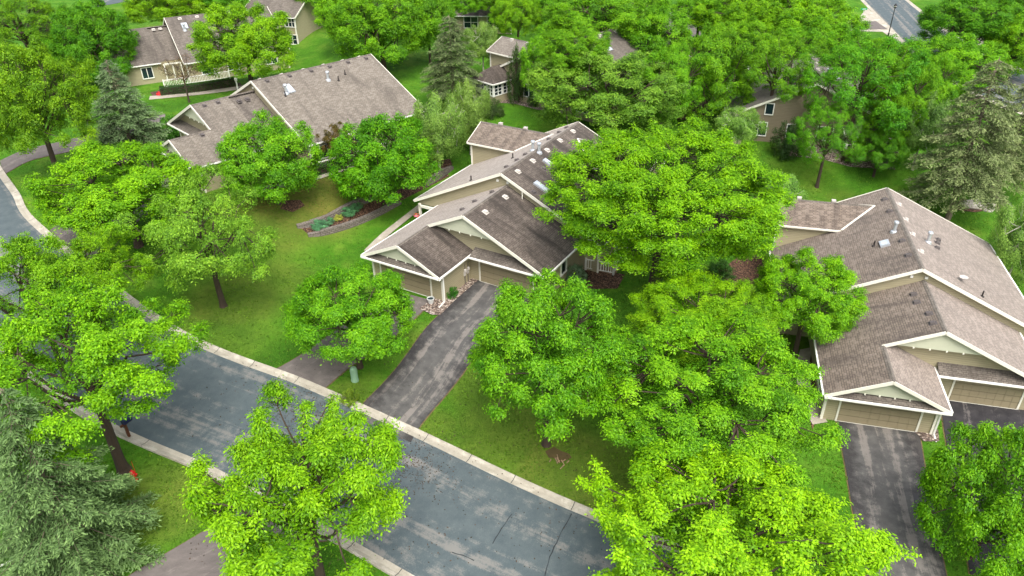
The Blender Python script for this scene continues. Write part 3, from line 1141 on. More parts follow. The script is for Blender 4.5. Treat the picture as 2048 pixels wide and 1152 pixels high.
    for k, x, y, wd, ln in o.get('skylights', ()): skylight(H, mir, k, x, y, wd, ln)
    for (cx, cy, cz, ux, uy, wd, ht, cc, rr) in o.get('windows', ()): window(H, mir, (cx, cy, cz), (ux, uy, 0), wd, ht, cc, rr)
    if front:
        for x in (-.5, .5):
            m = MB()
            m.box(x - .1, x + .1, .26, .36, H1 - .95, H1 - .75)
            m.build('gable_light', M['white'], H, mir=mir)
    return H

def railing(H, mir, pts, h=.95, z0=.1, name='railing'):
    m = MB()
    for a, b in zip(pts[:-1], pts[1:]):
        a, b = Vector((a[0], a[1], z0)), Vector((b[0], b[1], z0))
        L = (b - a).length
        m.beam(a + Vector((0, 0, h)), b + Vector((0, 0, h)), .12, .07)
        m.beam(a + Vector((0, 0, .12)), b + Vector((0, 0, .12)), .07, .06)
        n = int(L / .2)
        for i in range(1, n):
            p = a.lerp(b, i / n)
            m.beam(p + Vector((0, 0, .15)), p + Vector((0, 0, h - .035)), .055, .055, up=(1, 0, 0))
        for p in (a, b):
            m.beam(p + Vector((0, 0, -1)), p + Vector((0, 0, h + .12)), .15, .15, up=(1, 0, 0))
    return m.build(name, M['white'], H, mir=mir)

# A: the middle house
ventsA = [('1', x, y, True) for x, y in ((.48, 12.7), (.51, 9.9), (.6, 7.2), (.65, 4.4), (.7, 1.7))]
ventsA += [('1', x, y, False) for x, y in ((-.55, 13.4), (-.6, 11.9), (-.6, 9.8), (-.65, 5.4), (-.6, 3.8), (-.6, 2.0), (2.83, .55), (1.76, 4.4))]
ventsA += [('2', x, y, l) for x, y, l in ((1.15, -1.2, True), (1.2, -4.4, True), (-.25, -1.0, False), (-.9, -2.7, False), (-1.0, -4.4, False))]
HA = build_unit('A', 'house', 'middle tan house with mossy dark roof faces and two faces tinted paler for glancing sheen, behind forked driveways',
    (M['roof_glance_pale'], M['roof_dark'], M['roof_glance_pale'], M['roof_dark'], M['roof_slate'], M['roof_brown']),
    dict(porch=True, wings=(-1, 1), vents=ventsA,
         pipes=[('1', .35, 6.1, True), ('1', -.45, 6.4, True), ('1', -2.15, 5.7, False), ('1', -3.6, .9, False), ('1', 2.25, 5.85, False), ('1', 3.3, 9.0, True)],
         skylights=[('1', 1.5, 5.5, .55, .85), ('1', 2.9, 1.8, .62, 1.45)],
         windows=[(7.31, -2.6, 1.55, 0, 1, .85, 1.1, 1, 1), (9.05, 5.0, 1.6, 0, 1, 1.5, 1.2, 2, 1)], group='tan twin houses of the street'))
m = MB(); m.box(7.315, 7.36, -5.2, -4.3, .0, 2.05)
dr = m.build('side_door', M['dark'], HA)
f = MB(); f.box(7.316, 7.40, -5.32, -5.205, 0, 2.16); f.box(7.316, 7.40, -4.295, -4.18, 0, 2.16); f.box(7.316, 7.40, -5.32, -4.18, 2.165, 2.28)
f.build('door_frame', M['cream'], dr)
m = MB(); m.tube((2.07, .0, zL2(2.07) - .1), (2.07, .0, zL2(2.07) + .75), .05); m.box(1.95, 2.2, -.04, .04, zL2(2.07) + .68, zL2(2.07) + .76)
m.build('vent_pipe', M['cream'], HA)
railing(HA, 1, [(9.2, .5), (8.0, .3), (10.35, .65), (10.2, 3.9), (9.2, 3.6)][1:])
m = MB(); m.box(7.6, 10.4, .62, 4.0, -.8, .08); m.build('deck', M['deckwood'], HA)
m = MB()
for px_, py_ in ((L1 + .55, .1), (-6.5, .25)):
    m.box(px_ - .1, px_ + .1, py_ - .1, py_ + .1, -.5, 2.5)
m.box(L1 + .45, -6.4, .0, .2, 2.14, 2.36)
m.build_each('porch_post', M['cream'], HA)
railing(HA, 1, [(L1 + .55, .3), (-6.7, .4)], .8)
for yy in (-6.6, -6.15):
    m = MB()
    m.box(.385, .48, yy - .12, yy + .12, .85, 1.25)
    m.lathe([(.0, .02), (.12, .02), (.13, .2), (.0, .3)], 10, (.49, yy, 1.2))
    mt = m.build('utility_meter', M['ventlight'], HA)
    c = MB(); c.tube((.42, yy, -.3), (.42, yy, .85), .03); c.tube((.42, yy, 1.2), (.42, yy + .1, 1.9), .025)
    c.build('conduit', M['ventgrey'], mt)

# R: the house on the right
ventsR = [('1', x, y, False) for x, y in ((-.5, 12.7), (-.5, 10.3), (-.5, 4.8), (-.5, 2.4), (2.5, 6.1), (3.1, 8.2), (2.8, 7.3))]
ventsR += [('1', x, y, True) for x, y in ((.5, 11.9), (.5, 8.9), (.5, 6.2), (.55, 3.3))]
ventsR += [('2', x, y, False) for x, y in ((-.5, -1.2), (-.5, -2.3), (-.1, -4.0), (-.1, -5.2))]
HR = build_unit('R', 'house', 'right-hand tan house with brown shingles and a wide dark garage door facing the camera',
    (M['roof_brown'], M['roof_glance_pale'], M['roof_brown'], M['roof_glance_pale'], M['roof_slate'], M['roof_brown']),
    dict(wings=(-1,), vents=ventsR, d2=(2.35, 6.6), d3=(-5.5, -.6), sp=-.2,
         pipes=[('1', 1.8, 6.3, True), ('1', -.75, 6.6, True), ('1', -2.3, 5.2, False), ('1', 4.7, .9, False)],
         skylights=[('1', -1.6, 5.0, .9, .7)],
         windows=[(L3 + .34, -7.0, 1.5, 0, -1, 1.2, 1.1, 2, 1)], group='tan twin houses of the street'))
m = MB()
dx, dy = 3.45, 1.9
m.tube((dx, dy, zL1(dx) - .05), (dx, dy - .1, zL1(dx) + .3), .03)
m.lathe([(.0, .0), (.18, .03), (.3, .1), (.31, .12), (.0, .05)], 14, (dx, dy - .12, zL1(dx) + .27))
m.build('satellite_dish', M['ventlight'], HR)

# B: the house up the hill on the left
ventsB = [('1', -.5, y, False) for y in (1.5, 4.1, 6.7, 9.0, 11.4, 13.8)] + [('1', .45, y, True) for y in (1.2, 3.7, 6.3, 8.8, 11.3, 13.5)]
ventsB += [('2', -.1, -5.3, False), ('2', -.1, -3.9, False), ('2', -.55, -1.9, False), ('2', -.55, -1.0, False), ('2', -3.5, -7.5, False)]
def B_pt(zx, zy, slope):
    return None
HB = build_unit('B', 'house', 'greige-roofed tan house uphill behind two round trees, its long near roof slope streaked dark',
    (M['roof_grey'], M['roof_grey'], M['roof_grey'], M['roof_grey'], M['roof_slate'], M['roof_grey']),
    dict(vents=ventsB, step=-2.6,
         pipes=[('1', -2.2, 7.6, True), ('1', -2.6, 2.3, True), ('1', -2.0, 9.9, False), ('1', -2.9, 2.0, False), ('1', -2.6, 8.6, False)],
         skylights=[('1', -2.2, 2.9, .75, 1.3)],
         windows=[(L1 + OV - .02, 1.4, 1.55, 0, -1, 1.6, 1.3, 2, 1), (L1 + OV - .02, 5.5, 1.55, 0, -1, 1.6, 1.3, 2, 1), (L3 + OV - .02, -5.0, 1.5, 0, -1, 1.2, 1.1, 2, 1)],
         group='tan twin houses of the street'))
railing(HB, -1, [(L1 - .6, .2), (L1 - .9, 8.5)], .9)

# C: the house at the top left
HC = build_unit('C', 'house', 'dark-roofed tan house at the top left behind a white balustrade and clipped hedge',
    (M['roof_slate'], M['roof_slate'], M['roof_slate'], M['roof_slate'], M['roof_slate'], M['roof_slate']),
    dict(vents=[('1', -.5, y, True) for y in (2, 4.4, 6.8, 9.2, 11.6)] + [('2', -.1, -5.0, True), ('2', -.2, -1.8, True), ('2', -.2, -.9, True)],
         step=-2.6, pipes=[('1', -3.0, 2.0, True)], skylights=[('1', -2.2, 2.2, .8, 1.3)],
         windows=[(L1 + OV - .02, 3.0, 1.55, 0, -1, 1.6, 1.3, 2, 1), (L1 + OV - .02, 6.5, 1.55, 0, -1, 1.4, 1.3, 2, 1),
                  (L1 + OV - .02, 12.0, 1.6, 0, -1, 1.5, 1.2, 2, 1), (L3 + OV - .02, -4.6, 1.5, 0, -1, 1.3, 1.4, 2, 1)],
         group='tan twin houses of the street'))
railing(HC, -1, [(L1 - .6, -3.2), (L1 - .8, 5.5)], .95)
m = MB()
for yy in (-2.3, -1.2, -.1):
    m.box(L3 - .2, L3 - .02, yy - .09, yy + .09, -.4, 2.5)
m.box(L3 - .22, L3, -2.4, 0, 2.3, 2.5)
m.build_each('porch_post', M['cream'], HC, -1)

# sunroom for the houses seen from behind
def sunroom(H, mir, x0, x1, y0, y1, rm, base=-1.0, ev=2.55, top=4.0):
    w = MB()
    w.box(x0, x1, y0, y1, base, .85)
    k = w.build('sunroom_wall', M['siding'], H, mir=mir)
    f = MB()
    for x in (x0, x1):
        for y in (y0, y1):
            f.box(x - .1, x + .1, y - .1, y + .1, .85, ev)
    f.box(x0, x1, y0, y1, ev - .25, ev)
    f.box(x0 + .1, x1 - .1, y0 + .1, y1 - .1, .851, ev - .255)
    f.build('sunroom_frame', M['white'], k, mir=mir)
    n = 3
    for i in range(n):
        a = x0 + (x1 - x0) * (i + .5) / n
        window(H, mir, (a, y1 - .02, 1.58), (-1, 0, 0), (x1 - x0) / n - .32, 1.2, 2, 3)
    for i in range(2):
        b = y0 + (y1 - y0) * (i + .5) / 2
        window(H, mir, (x0 + .02, b, 1.58), (0, -1, 0), (y1 - y0) / 2 - .32, 1.2, 2, 3)
        window(H, mir, (x1 - .02, b, 1.58), (0, 1, 0), (y1 - y0) / 2 - .32, 1.2, 2, 3)
    cx = (x0 + x1) / 2
    o = .35
    m = MB()
    m.slab([(x0 - o, y0, ev), (x0 - o, y1 + o, ev), (cx, y1 - 1.2, top), (cx, y0, top)], .12)
    m.slab([(x1 + o, y0, ev), (x1 + o, y1 + o, ev), (cx, y1 - 1.2, top), (cx, y0, top)], .12)
    m.slab([(x0 - o, y1 + o, ev), (x1 + o, y1 + o, ev), (cx, y1 - 1.2, top)], .12)
    m.build('sunroom_roof', rm, H, mir=mir)
    g = MB()
    g.box(x0 - o, x1 + o, y1 + o + .01, y1 + o + .12, ev - .14, ev - .01)
    g.box(x0 - o - .12, x0 - o - .01, y0, y1 + o, ev - .14, ev - .01)
    g.box(x1 + o + .01, x1 + o + .12, y0, y1 + o, ev - .14, ev - .01)
    g.build('gutter', M['white'], H, mir=mir)

rsl = (M['roof_grey'], M['roof_slate'], M['roof_grey'], M['roof_slate'], M['roof_slate'], M['roof_grey'])
HE = build_unit('E', 'house', 'tan house seen from behind with a small glazed sunroom, beside the tall dark spruce', rsl,
    dict(wings=(-1,), vents=[('1', s * .5, y, True) for y in (2, 5, 8, 11) for s in (-1, 1)], skylights=[('1', 2.5, 6.0, .8, 1.4), ('1', -3, 4.0, .8, 1.3)],
         pipes=[('1', 1.5, 9.0, True)],
         windows=[(-2.4, zb_, 1.6, -1, 0, 1.6, 1.4, 2, 1) for zb_ in (D1 - .33,)] + [(2.0, D1 - .33, 1.6, -1, 0, 1.8, 1.4, 2, 1), (6.0, D1 - .33, 1.6, -1, 0, 1.8, 1.4, 2, 1)],
         group='tan twin houses of the street', front=False))
sunroom(HE, -1, -9.0, -5.6, D1 - .34, D1 + 2.6, M['roof_dark'])
rf = (M['roof_slate'],) * 6
HF = build_unit('F', 'house', 'brown house seen from behind under large trees, bay of tall windows at its right end', rf,
    dict(wall=M['sidingF'], vents=[('1', s * .5, y, True) for y in (2, 5, 8, 11) for s in (-1, 1)], skylights=[('1', -2.5, 9.0, .9, 1.5), ('1', 2.5, 7.0, .9, 1.4)],
         pipes=[('1', 1.5, 9.0, True)],
         windows=[(-5.5, D1 - .33, 1.5, -1, 0, 1.8, 1.5, 2, 1), (-4.6, D1 - .33, 3.9, -1, 0, .8, 1.2, 1, 1), (-1.5, D1 - .33, 1.5, -1, 0, 1.6, 1.5, 2, 1), (1.8, D1 - .33, 1.5, -1, 0, 1.6, 1.5, 2, 1)],
         group='tan twin houses of the street', front=False))
sunroom(HF, -1, 3.9, 7.9, D1 - .34, D1 + 2.4, M['roof_slate'])
sunroom(HF, -1, -9.3, -7.2, D1 - .34, D1 + 1.8, M['roof_slate'])

# small pieces of two more houses at the top edge
def back_house(name, label, cpx, rz, w, d, h, ridge, wins, roofm):
    p = gp(*cpx)
    H = thing(name, label, 'house', p, rz)
    m = MB()
    m.face([(-w / 2, 0, -1), (w / 2, 0, -1), (w / 2, 0, h), (-w / 2, 0, h)])
    m.face([(-w / 2, d, -1), (w / 2, d, -1), (w / 2, d, h), (-w / 2, d, h)])
    for x in (-w / 2, w / 2):
        m.face([(x, 0, -1), (x, d, -1), (x, d, h), (x, d / 2, ridge - .2), (x, 0, h)])
    m.build('wall', M['siding'], H)
    for a, b in ((-.4, d / 2), (d + .4, d / 2)):
        r = MB()
        zz = h - .2
        r.slab([(-w / 2 - .4, a, zz), (w / 2 + .4, a, zz), (w / 2 + .4, b, ridge), (-w / 2 - .4, b, ridge)], .16)
        ro = r.build('roof', roofm, H)
        g = MB()
        s = -1 if a < b else 1
        g.box(-w / 2 - .4, w / 2 + .4, *sorted((a + s * .01, a + s * .13)), zz - .15, zz - .02)
        g.build('gutter', M['white'], ro)
    c = MB()
    for x in (-w / 2, w / 2):
        c.box(x - .08, x + .08, -.08, .08, -1, h - .35)
        rk = 0
    c.build_each('corner_board', M['cream'], H)
    b = MB()
    for sx in (-1, 1):
        xx = sx * (w / 2 + .44)
        for a in (-.4, d + .4):
            b.beam((xx, a, h - .29), (xx, d / 2, ridge - .09), .06, .22)
    b.build_each('bargeboard', M['cream'], H)
    for (x, z, ww, hh, cc) in wins:
        window(H, 1, (x, -.02, z), (1, 0, 0), ww, hh, cc, 2)
    return H
back_house('house', 'tan gabled house at the top edge with white corner windows', (548, 92), -.35, 9.5, 8, 5.0, 7.2,
           [(3.9, 4.0, 1.9, 1.4, 3), (3.9, 1.3, 1.9, 1.4, 2), (0.5, 4.0, 1.6, 1.3, 2), (-3.0, 1.4, 1.6, 1.4, 2)], M['roof_slate'])
back_house('house', 'tan house with dark roof and paired white windows above the tall spruce', (962, 66), -.1, 10, 9, 3.0, 5.4,
           [(-1.6, 1.7, 2.2, 1.7, 2), (2.0, 1.7, 1.7, 1.7, 2)], M['roof_dark'])

# ---------------------------------------------------------------- retaining walls, beds, hedges
def stone_line(name, label, px, h, th=.4, sink=.4):
    P = resample([gp(x, y) for x, y in px], .45)
    base = P[0]
    o = None
    m = MB()
    v = 0
    rnd = random.Random(len(px))
    for i in range(len(P) - 1):
        a, b = P[i], P[i + 1]
        t = (b - a).normalized()
        n = Vector((-t.y, t.x)) * th / 2
        taper = lambda k: h * min(1, .35 + .65 * min(k, len(P) - 1 - k) / 3)
        za, zb_ = T(a.x, a.y), T(b.x, b.y)
        A0, A1 = (a.x - n.x, a.y - n.y), (a.x + n.x, a.y + n.y)
        B0, B1 = (b.x - n.x, b.y - n.y), (b.x + n.x, b.y + n.y)
        ta, tb = za + taper(i), zb_ + taper(i + 1)
        L = (b - a).length
        for p, q in ((A0, B0), (B1, A1)):
            m.face([(*p, za - sink), (*q, zb_ - sink), (*q, tb), (*p, ta)], [(v, -sink), (v + L, -sink), (v + L, h), (v, h)])
        m.face([(*A0, ta), (*B0, tb), (*B1, tb), (*A1, ta)], [(v, 0), (v + L, 0), (v + L, .34), (v, .34)])
        if i in (0, len(P) - 2):
            p, q, zt = (A0, A1, ta) if i == 0 else (B0, B1, tb)
            m.face([(*p, za - sink), (*q, za - sink), (*q, zt), (*p, zt)], [(0, 0), (th, 0), (th, h), (0, h)])
        v += L
    return tag(m.build(name, M['stone']), label, 'wall', 'stone retaining walls')
patch('mulch_bed', [(600, 455), (650, 446), (705, 420), (760, 398), (880, 340), (900, 352), (790, 408), (752, 430), (690, 456), (640, 470), (618, 470)], M['mulch'], .03)
stone_line('retaining_wall', 'upper low curved stone wall behind the leafy hosta bed on the lawn', [(594, 454), (622, 452), (652, 444), (685, 426), (712, 412), (745, 398)], .62)
stone_line('retaining_wall', 'lower curved stone wall edging the front of the hosta bed', [(616, 471), (640, 470), (680, 460), (720, 446), (760, 428), (800, 406)], .5)
stone_line('retaining_wall', 'short stone wall beside the pale birches behind the middle house', [(850, 372), (872, 360), (892, 346), (904, 336)], .7)

def leafy_quads(C, N, sizes, seed, aspect=.55, along=None):
    """diamond leaves: centres C (n,3), normals N (n,3), lengths (n)"""
    rng = np.random.default_rng(seed)
    n = len(C)
    N = N / np.maximum(1e-6, np.linalg.norm(N, axis=1))[:, None]
    r = rng.normal(size=(n, 3))
    Tt = np.cross(N, r) if along is None else along - N * (along * N).sum(1)[:, None] + r * .22
    Tt /= np.maximum(1e-6, np.linalg.norm(Tt, axis=1))[:, None]
    Bt = np.cross(N, Tt)
    L = sizes[:, None]
    v = np.empty((n, 4, 3), np.float32)
    v[:, 0] = C - Tt * L * .5
    v[:, 1] = C + Bt * L * aspect * .5 + N * L * .06
    v[:, 2] = C + Tt * L * .5 - N * L * .10
    v[:, 3] = C - Bt * L * aspect * .5 + N * L * .06
    return v.reshape(-1, 3)

def quad_mesh(name, V, tint, mat):
    n = len(V) // 4
    me = bpy.data.meshes.new(name)
    me.vertices.add(n * 4)
    me.vertices.foreach_set('co', V.astype(np.float32).ravel())
    me.loops.add(n * 4)
    me.loops.foreach_set('vertex_index', np.arange(n * 4, dtype=np.int32))
    me.polygons.add(n)
    me.polygons.foreach_set('loop_start', np.arange(0, n * 4, 4, dtype=np.int32))
    at = me.attributes.new('tint', 'FLOAT', 'FACE')
    at.data.foreach_set('value', tint.astype(np.float32))
    me.update(calc_edges=True)
    me.materials.append(mat)
    return me

def fib(n, rng, jit=.25):
    i = np.arange(n) + .5
    ph = np.arccos(1 - 2 * i / n)
    th = np.pi * (1 + 5 ** .5) * i
    d = np.stack([np.cos(th) * np.sin(ph), np.sin(th) * np.sin(ph), np.cos(ph)], 1)
    d += rng.normal(size=d.shape) * jit
    return d / np.linalg.norm(d, axis=1)[:, None]

def unit(v):
    return v / np.maximum(1e-6, np.linalg.norm(v, axis=-1, keepdims=True))

def curved(m, a, b, r0, r1, bend, rng, seg=4, n=5):
    a, b = Vector(a), Vector(b)
    k = Vector(rng.normal(size=3)) * bend
    prev, pr = a, r0
    for i in range(1, seg + 1):
        t = i / seg
        p = a.lerp(b, t) + k * math.sin(math.pi * t)
        r = r0 + (r1 - r0) * t
        m.tube(prev, p, pr, r, n, cap=(i == seg))
        prev, pr = p, r

def crown_unit(seed, R, lobe=1.15, dens=1.0, irregular=.16, spiky=0.0, up=.7, low=-.68, gap=0.0, inner=.25, core=.70,
               leaf=.18, clump=.20, per=26, spires=(), droop=0.0, cl=32, aspect=.5, plume=1.45):
    """crown of radius 1 about the origin, made for a real radius of R metres -> (leaf vertices, tint, branch MB)"""
    rng = np.random.default_rng(seed)
    lobes = int(1.15 * dens * 4 * (R / lobe) ** 2 * .55) + 12
    D = fib(lobes, rng, .14)
    D = D[D[:, 2] > low]
    ph = rng.random(6) * 6.28
    az = np.arctan2(D[:, 1], D[:, 0])
    wob = np.sin(3 * az + ph[0] + 2 * D[:, 2]) * .5 + np.sin(5 * az + ph[2]) * .35 + np.sin(6 * D[:, 2] + ph[1]) * .35
    if gap > 0:
        keep = rng.random(len(D)) > gap * (1 - .6 * np.sign(wob))
        D, wob = D[keep], wob[keep]
    env = 1 + irregular * (wob * .8 + rng.normal(size=len(D)) * .55)
    lr = lobe / R * (.6 + .75 * rng.random(len(D)))
    LC = D * (np.clip(env, .55, 1.45) * (core + .16 * rng.random(len(D))))[:, None]
    # a second, smaller layer of lobes inside fills the crown
    mb = MB()
    cc, cn, ct = [], [], []
    lead_top = .35
    nl = max(8, int(R * 2.2))
    LD = fib(nl, rng, .2)
    LD[:, 2] = np.abs(LD[:, 2]) * .9 - .12
    limbs = []
    for d in unit(LD):
        h = -.62 + .5 * rng.random() * max(.2, d[2] + .3)
        e = d * .52
        curved(mb, (rng.normal() * .015, rng.normal() * .015, h), e, .024, .012, .05, rng, 4, 5)
        limbs.append(e)
    limbs = np.array(limbs)
    tw = .05 / R
    for i, (c, r, d) in enumerate(zip(LC, lr, D)):
        e = limbs[np.argmin(((limbs - c) ** 2).sum(1))]
        curved(mb, e, c, min(.011, .075 / R), .03 / R, .03, rng, 3, 4)
        k = int(cl * (r * R / lobe) ** 1.7 * (.8 + .4 * rng.random())) + 3
        dd = unit(rng.normal(size=(k * 4, 3)) * np.array([1, 1, .8]) + d * .75 + np.array([0, 0, .35]))
        dd = dd[(dd @ d) > -.2][:k]
        p = c + dd * (r * (.62 + .5 * rng.random(len(dd))))[:, None]
        # the lobe is a plume that leans out and up along its branch
        ax_ = unit(d * .8 + np.array([0, 0, .95]) + rng.normal(size=3) * .18)
        al_ = ((p - c) @ ax_)[:, None]
        p = c + (p - c - al_ * ax_) * (1.02 - .28 * np.clip(al_ / r, -1, 1)) * .86 + al_ * ax_ * plume
        cc.append(p); cn.append(unit(dd * .5 + d * .25 + np.array([0, 0, up])))
        ct.append(np.full(len(p), .5 + rng.normal() * .13) + .15 * rng.normal(size=len(p)))
        for q in p[:: max(1, len(p) // 5)]:
            mb.tube(c, q, .022 / R, .010 / R, 3, cap=False)
        if spiky > 0 and d[2] > -.2:
            for s_ in range(rng.integers(1, 4)):
                dirv = unit(d * .6 + np.array([0, 0, 1.0]) + rng.normal(size=3) * .28)
                ln = spiky / R * (.5 + 1.0 * rng.random())
                st = c + unit(rng.normal(size=3) + d) * r * .6
                mb.tube(st, st + dirv * ln, .02 / R, .008 / R, 3, cap=False)
                m_ = max(3, int(ln * R / .22))
                tt = np.linspace(.2, 1, m_)[:, None]
                cc.append(st + dirv * ln * tt); cn.append(np.tile(unit(d * .4 + np.array([0, 0, .8])), (m_, 1)))
                ct.append(np.full(m_, .74))
    for (sx, sy, sz, w_) in spires:
        tip = np.array([sx, sy, sz])
        st = tip * .25 + np.array([0, 0, -.2])
        curved(mb, st, tip, .02, .004, .04, rng, 5, 4)
        m_ = int(np.linalg.norm(tip - st) * R * 26 * w_)
        t = rng.random(m_) ** .8
        ax = st + (tip - st) * t[:, None]
        rad = w_ * (1.05 - t) ** .7 * (.35 + .65 * rng.random(m_)) * .36
        o_ = unit(rng.normal(size=(m_, 3)) + np.array([0, 0, .3])) * rad[:, None]
        cc.append(ax + o_); cn.append(unit(unit(o_) * .6 + np.array([0, 0, up]))); ct.append(.55 + .15 * rng.normal(size=m_))
        for q in (ax + o_)[::5]:
            mb.tube(st + (tip - st) * max(0, min(1, float(np.dot(q - st, tip - st) / np.dot(tip - st, tip - st)) - .06)), q, .02 / R, .01 / R, 3, cap=False)
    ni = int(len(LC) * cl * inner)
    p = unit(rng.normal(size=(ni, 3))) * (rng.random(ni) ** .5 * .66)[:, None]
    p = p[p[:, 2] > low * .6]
    cc.append(p); cn.append(unit(p + np.array([0, 0, 1.0]))); ct.append(np.full(len(p), .3))  # inner leaves tinted darker, shade inside the crown put into the colour
    curved(mb, (0, 0, -.72), (0, 0, lead_top), .040, .012, .02, rng, 5, 7)
    C, N, TT = np.concatenate(cc), np.concatenate(cn), np.concatenate(ct)
    n = len(C)
    # each twig ends in a small umbrella of leaves that hang at its rim
    off = rng.normal(size=(n, per, 3)) * clump / R * np.array([1, 1, .55])
    rr = np.linalg.norm(off[:, :, :2], axis=2)
    off[:, :, 2] -= rr * .6
    if droop:
        off[:, :, 2] -= droop / R * rng.random((n, per))
    P = (C[:, None, :] + off).reshape(-1, 3)
    tilt = off.copy(); tilt[:, :, 2] = 0
    tilt = (tilt / np.maximum(1e-6, rr)[:, :, None]).reshape(-1, 3)
    NN = unit(np.repeat(N, per, 0) + tilt * .42 + rng.normal(size=(n * per, 3)) * .36)
    tint = np.clip(np.repeat(TT, per) + .15 * rng.normal(size=n * per), 0, 1)
    sz = leaf / R * (.65 + .7 * rng.random(n * per))
    al = unit(tilt + np.array([0, 0, -.35]))
    return leafy_quads(P, NN, sz, seed + 1, aspect, al), tint, mb

def spruce_unit(seed, levels=34, per=9, droop=.32, blades=7, size=.05, taper=.9, gapr=.05, tm=1.0, h0=.06, wd=.12):
    """height 1, base radius about .36 (scaled afterwards)"""
    rng = np.random.default_rng(seed)
    mb = MB()
    C, N, L, Tn, Dd = [], [], [], [], []
    for l in range(levels):
        h = h0 + (.99 - h0) * (l / levels) ** .92
        rad = (1 - h) ** taper * .37 + .012
        k = max(4, int(per * (.45 + .75 * (1 - h))))
        a0 = rng.random() * 6.28
        for i in range(k):
            if rng.random() < gapr:
                continue
            a = a0 + 6.283 * i / k + rng.normal() * .16
            rr = rad * (.72 + .42 * rng.random())
            dx, dy = math.cos(a), math.sin(a)
            z0 = h + rng.normal() * .008
            end = np.array([dx * rr, dy * rr, z0 - droop * rr * (1 - .8 * h) + .04 * rr])
            st = np.array([0, 0, z0 + .02])
            mid = (st + end) / 2 - np.array([0, 0, droop * rr * .18])
            pts = [st * (1 - t) ** 2 + 2 * mid * t * (1 - t) + end * t * t for t in np.linspace(0, 1, 5)]
            for p, q, t in zip(pts[:-1], pts[1:], (0, 1, 2, 3)):
                mb.tube(p, q, .0035 * (1 - t * .22), .0035 * (1 - (t + 1) * .22), 3, cap=False)
            nt_ = max(4, int(26 * tm * rr / .37))
            for j in range(nt_):
                t = .22 + .78 * (j + rng.random() * .6) / nt_
                base = st * (1 - t) ** 2 + 2 * mid * t * (1 - t) + end * t * t
                sd_ = 1 if j % 2 else -1
                tl = (.10 * (1 - t) + .035) * (rr / .3) ** .4 * (.7 + .6 * rng.random())
                dirv = np.array([dx * .75 - dy * sd_ * .75, dy * .75 + dx * sd_ * .75, -.22 + .1 * rng.normal()])
                dirv /= np.linalg.norm(dirv)
                for b in range(blades):
                    s = (b + .5) / blades
                    C.append(base + dirv * tl * s + np.array([0, 0, -.012 * s]) + rng.normal(size=3) * .0045)
                    N.append(np.array([0, 0, .75]) + rng.normal(size=3) * .45)
                    Dd.append(dirv + rng.normal(size=3) * .45)
                    L.append(size * (.55 + .6 * rng.random()))
                    Tn.append(np.clip(.25 + .55 * t * (.4 + .6 * s) + .12 * rng.normal(), 0, 1))  # pale tips; darker tint towards the trunk paints the shaded interior
    C, N, L, Tn, Dd = np.array(C), np.array(N), np.array(L), np.array(Tn), unit(np.array(Dd))
    N = unit(N)
    Bt = unit(np.cross(N, Dd))
    v = np.empty((len(C), 4, 3), np.float32)
    l = L[:, None]
    v[:, 0] = C - Dd * l * .5; v[:, 1] = C + Bt * l * wd; v[:, 2] = C + Dd * l * .5; v[:, 3] = C - Bt * l * wd
    mb.tube((0, 0, -.02), (0, 0, .5), .020, .012, 8, cap=False)
    mb.tube((0, 0, .5), (0, 0, .985), .012, .002, 6, cap=False)
    return v.reshape(-1, 3), Tn, mb

KINDS = {}
def kind(name, unit_, mat, bk, smooth=True):
    V, tint, mb = unit_
    me = quad_mesh(name + '_leaves', V, tint, mat)
    b = mb.build('branches', bk, None)
    bm_ = b.data
    bpy.data.objects.remove(b)
    KINDS[name] = (me, bm_, bk)

tm = MB()
rng0 = np.random.default_rng(5)
prev = None
prof = [(0, .085), (.06, .062), (.2, .052), (.6, .046), (1.0, .040)]
for (h0, r0), (h1, r1) in zip(prof[:-1], prof[1:]):
    tm.tube((.006 * math.sin(h0 * 5), .006 * math.cos(h0 * 4), h0), (.006 * math.sin(h1 * 5), .006 * math.cos(h1 * 4), h1), r0, r1, 9, cap=False)
TRUNKS = {}
for bk in ('bark', 'barkgrey', 'barkwhite'):
    o = tm.build('trunk', M[bk], None, smooth=True)
    TRUNKS[M[bk].name] = o.data
    bpy.data.objects.remove(o)

# broad crowns for real radii: near ones carry most leaves
LF, BK = M['leaf'], M['bark']
kind('maple_a', crown_unit(11, 7.4, 1.0, 1.0, irregular=.18, spiky=.9, gap=.03, inner=.2), LF, BK)
kind('maple_b', crown_unit(12, 4.9, .85, 1.0, irregular=.18, spiky=.5, gap=.03, low=-.5, inner=.2), LF, BK)
kind('maple_c', crown_unit(41, 5.2, .9, 1.0, low=-.64, irregular=.16, spiky=.5, gap=.02, inner=.2), LF, BK)
kind('front_a', crown_unit(13, 5.4, .85, .62, irregular=.30, spiky=1.0, up=.9, gap=.2, inner=.14, core=.62, leaf=.18, per=30, aspect=.42,
     spires=((.12, .3, 1.14, .62), (-.60, .25, .86, .46), (1.14, .0, .30, .5), (.66, .1, .68, .42), (-.98, -.1, .1, .5), (.35, -.3, .82, .45), (-.2, -.5, .7, .4))), LF, BK)
kind('front_b', crown_unit(14, 7.0, .95, .8, irregular=.26, spiky=1.2, up=.9, gap=.12, inner=.14, core=.64, leaf=.19, per=26,
     spires=((-.75, .2, .35, .5), (-.35, .4, .8, .5), (.2, .4, .85, .5), (1.0, 0, .1, .5))), LF, BK)
kind('shoot_a', crown_unit(43, 6.6, .95, .7, irregular=.22, spiky=1.0, up=.9, gap=.12, core=.68, inner=.14), LF, BK)
kind('round_a', crown_unit(15, 4.6, .95, irregular=.09), LF, BK)
kind('round_b', crown_unit(16, 6.0, .95, irregular=.14, spiky=.5), LF, BK)
kind('round_c', crown_unit(44, 6.5, 1.0, irregular=.19, spiky=.8, gap=.03), LF, BK)
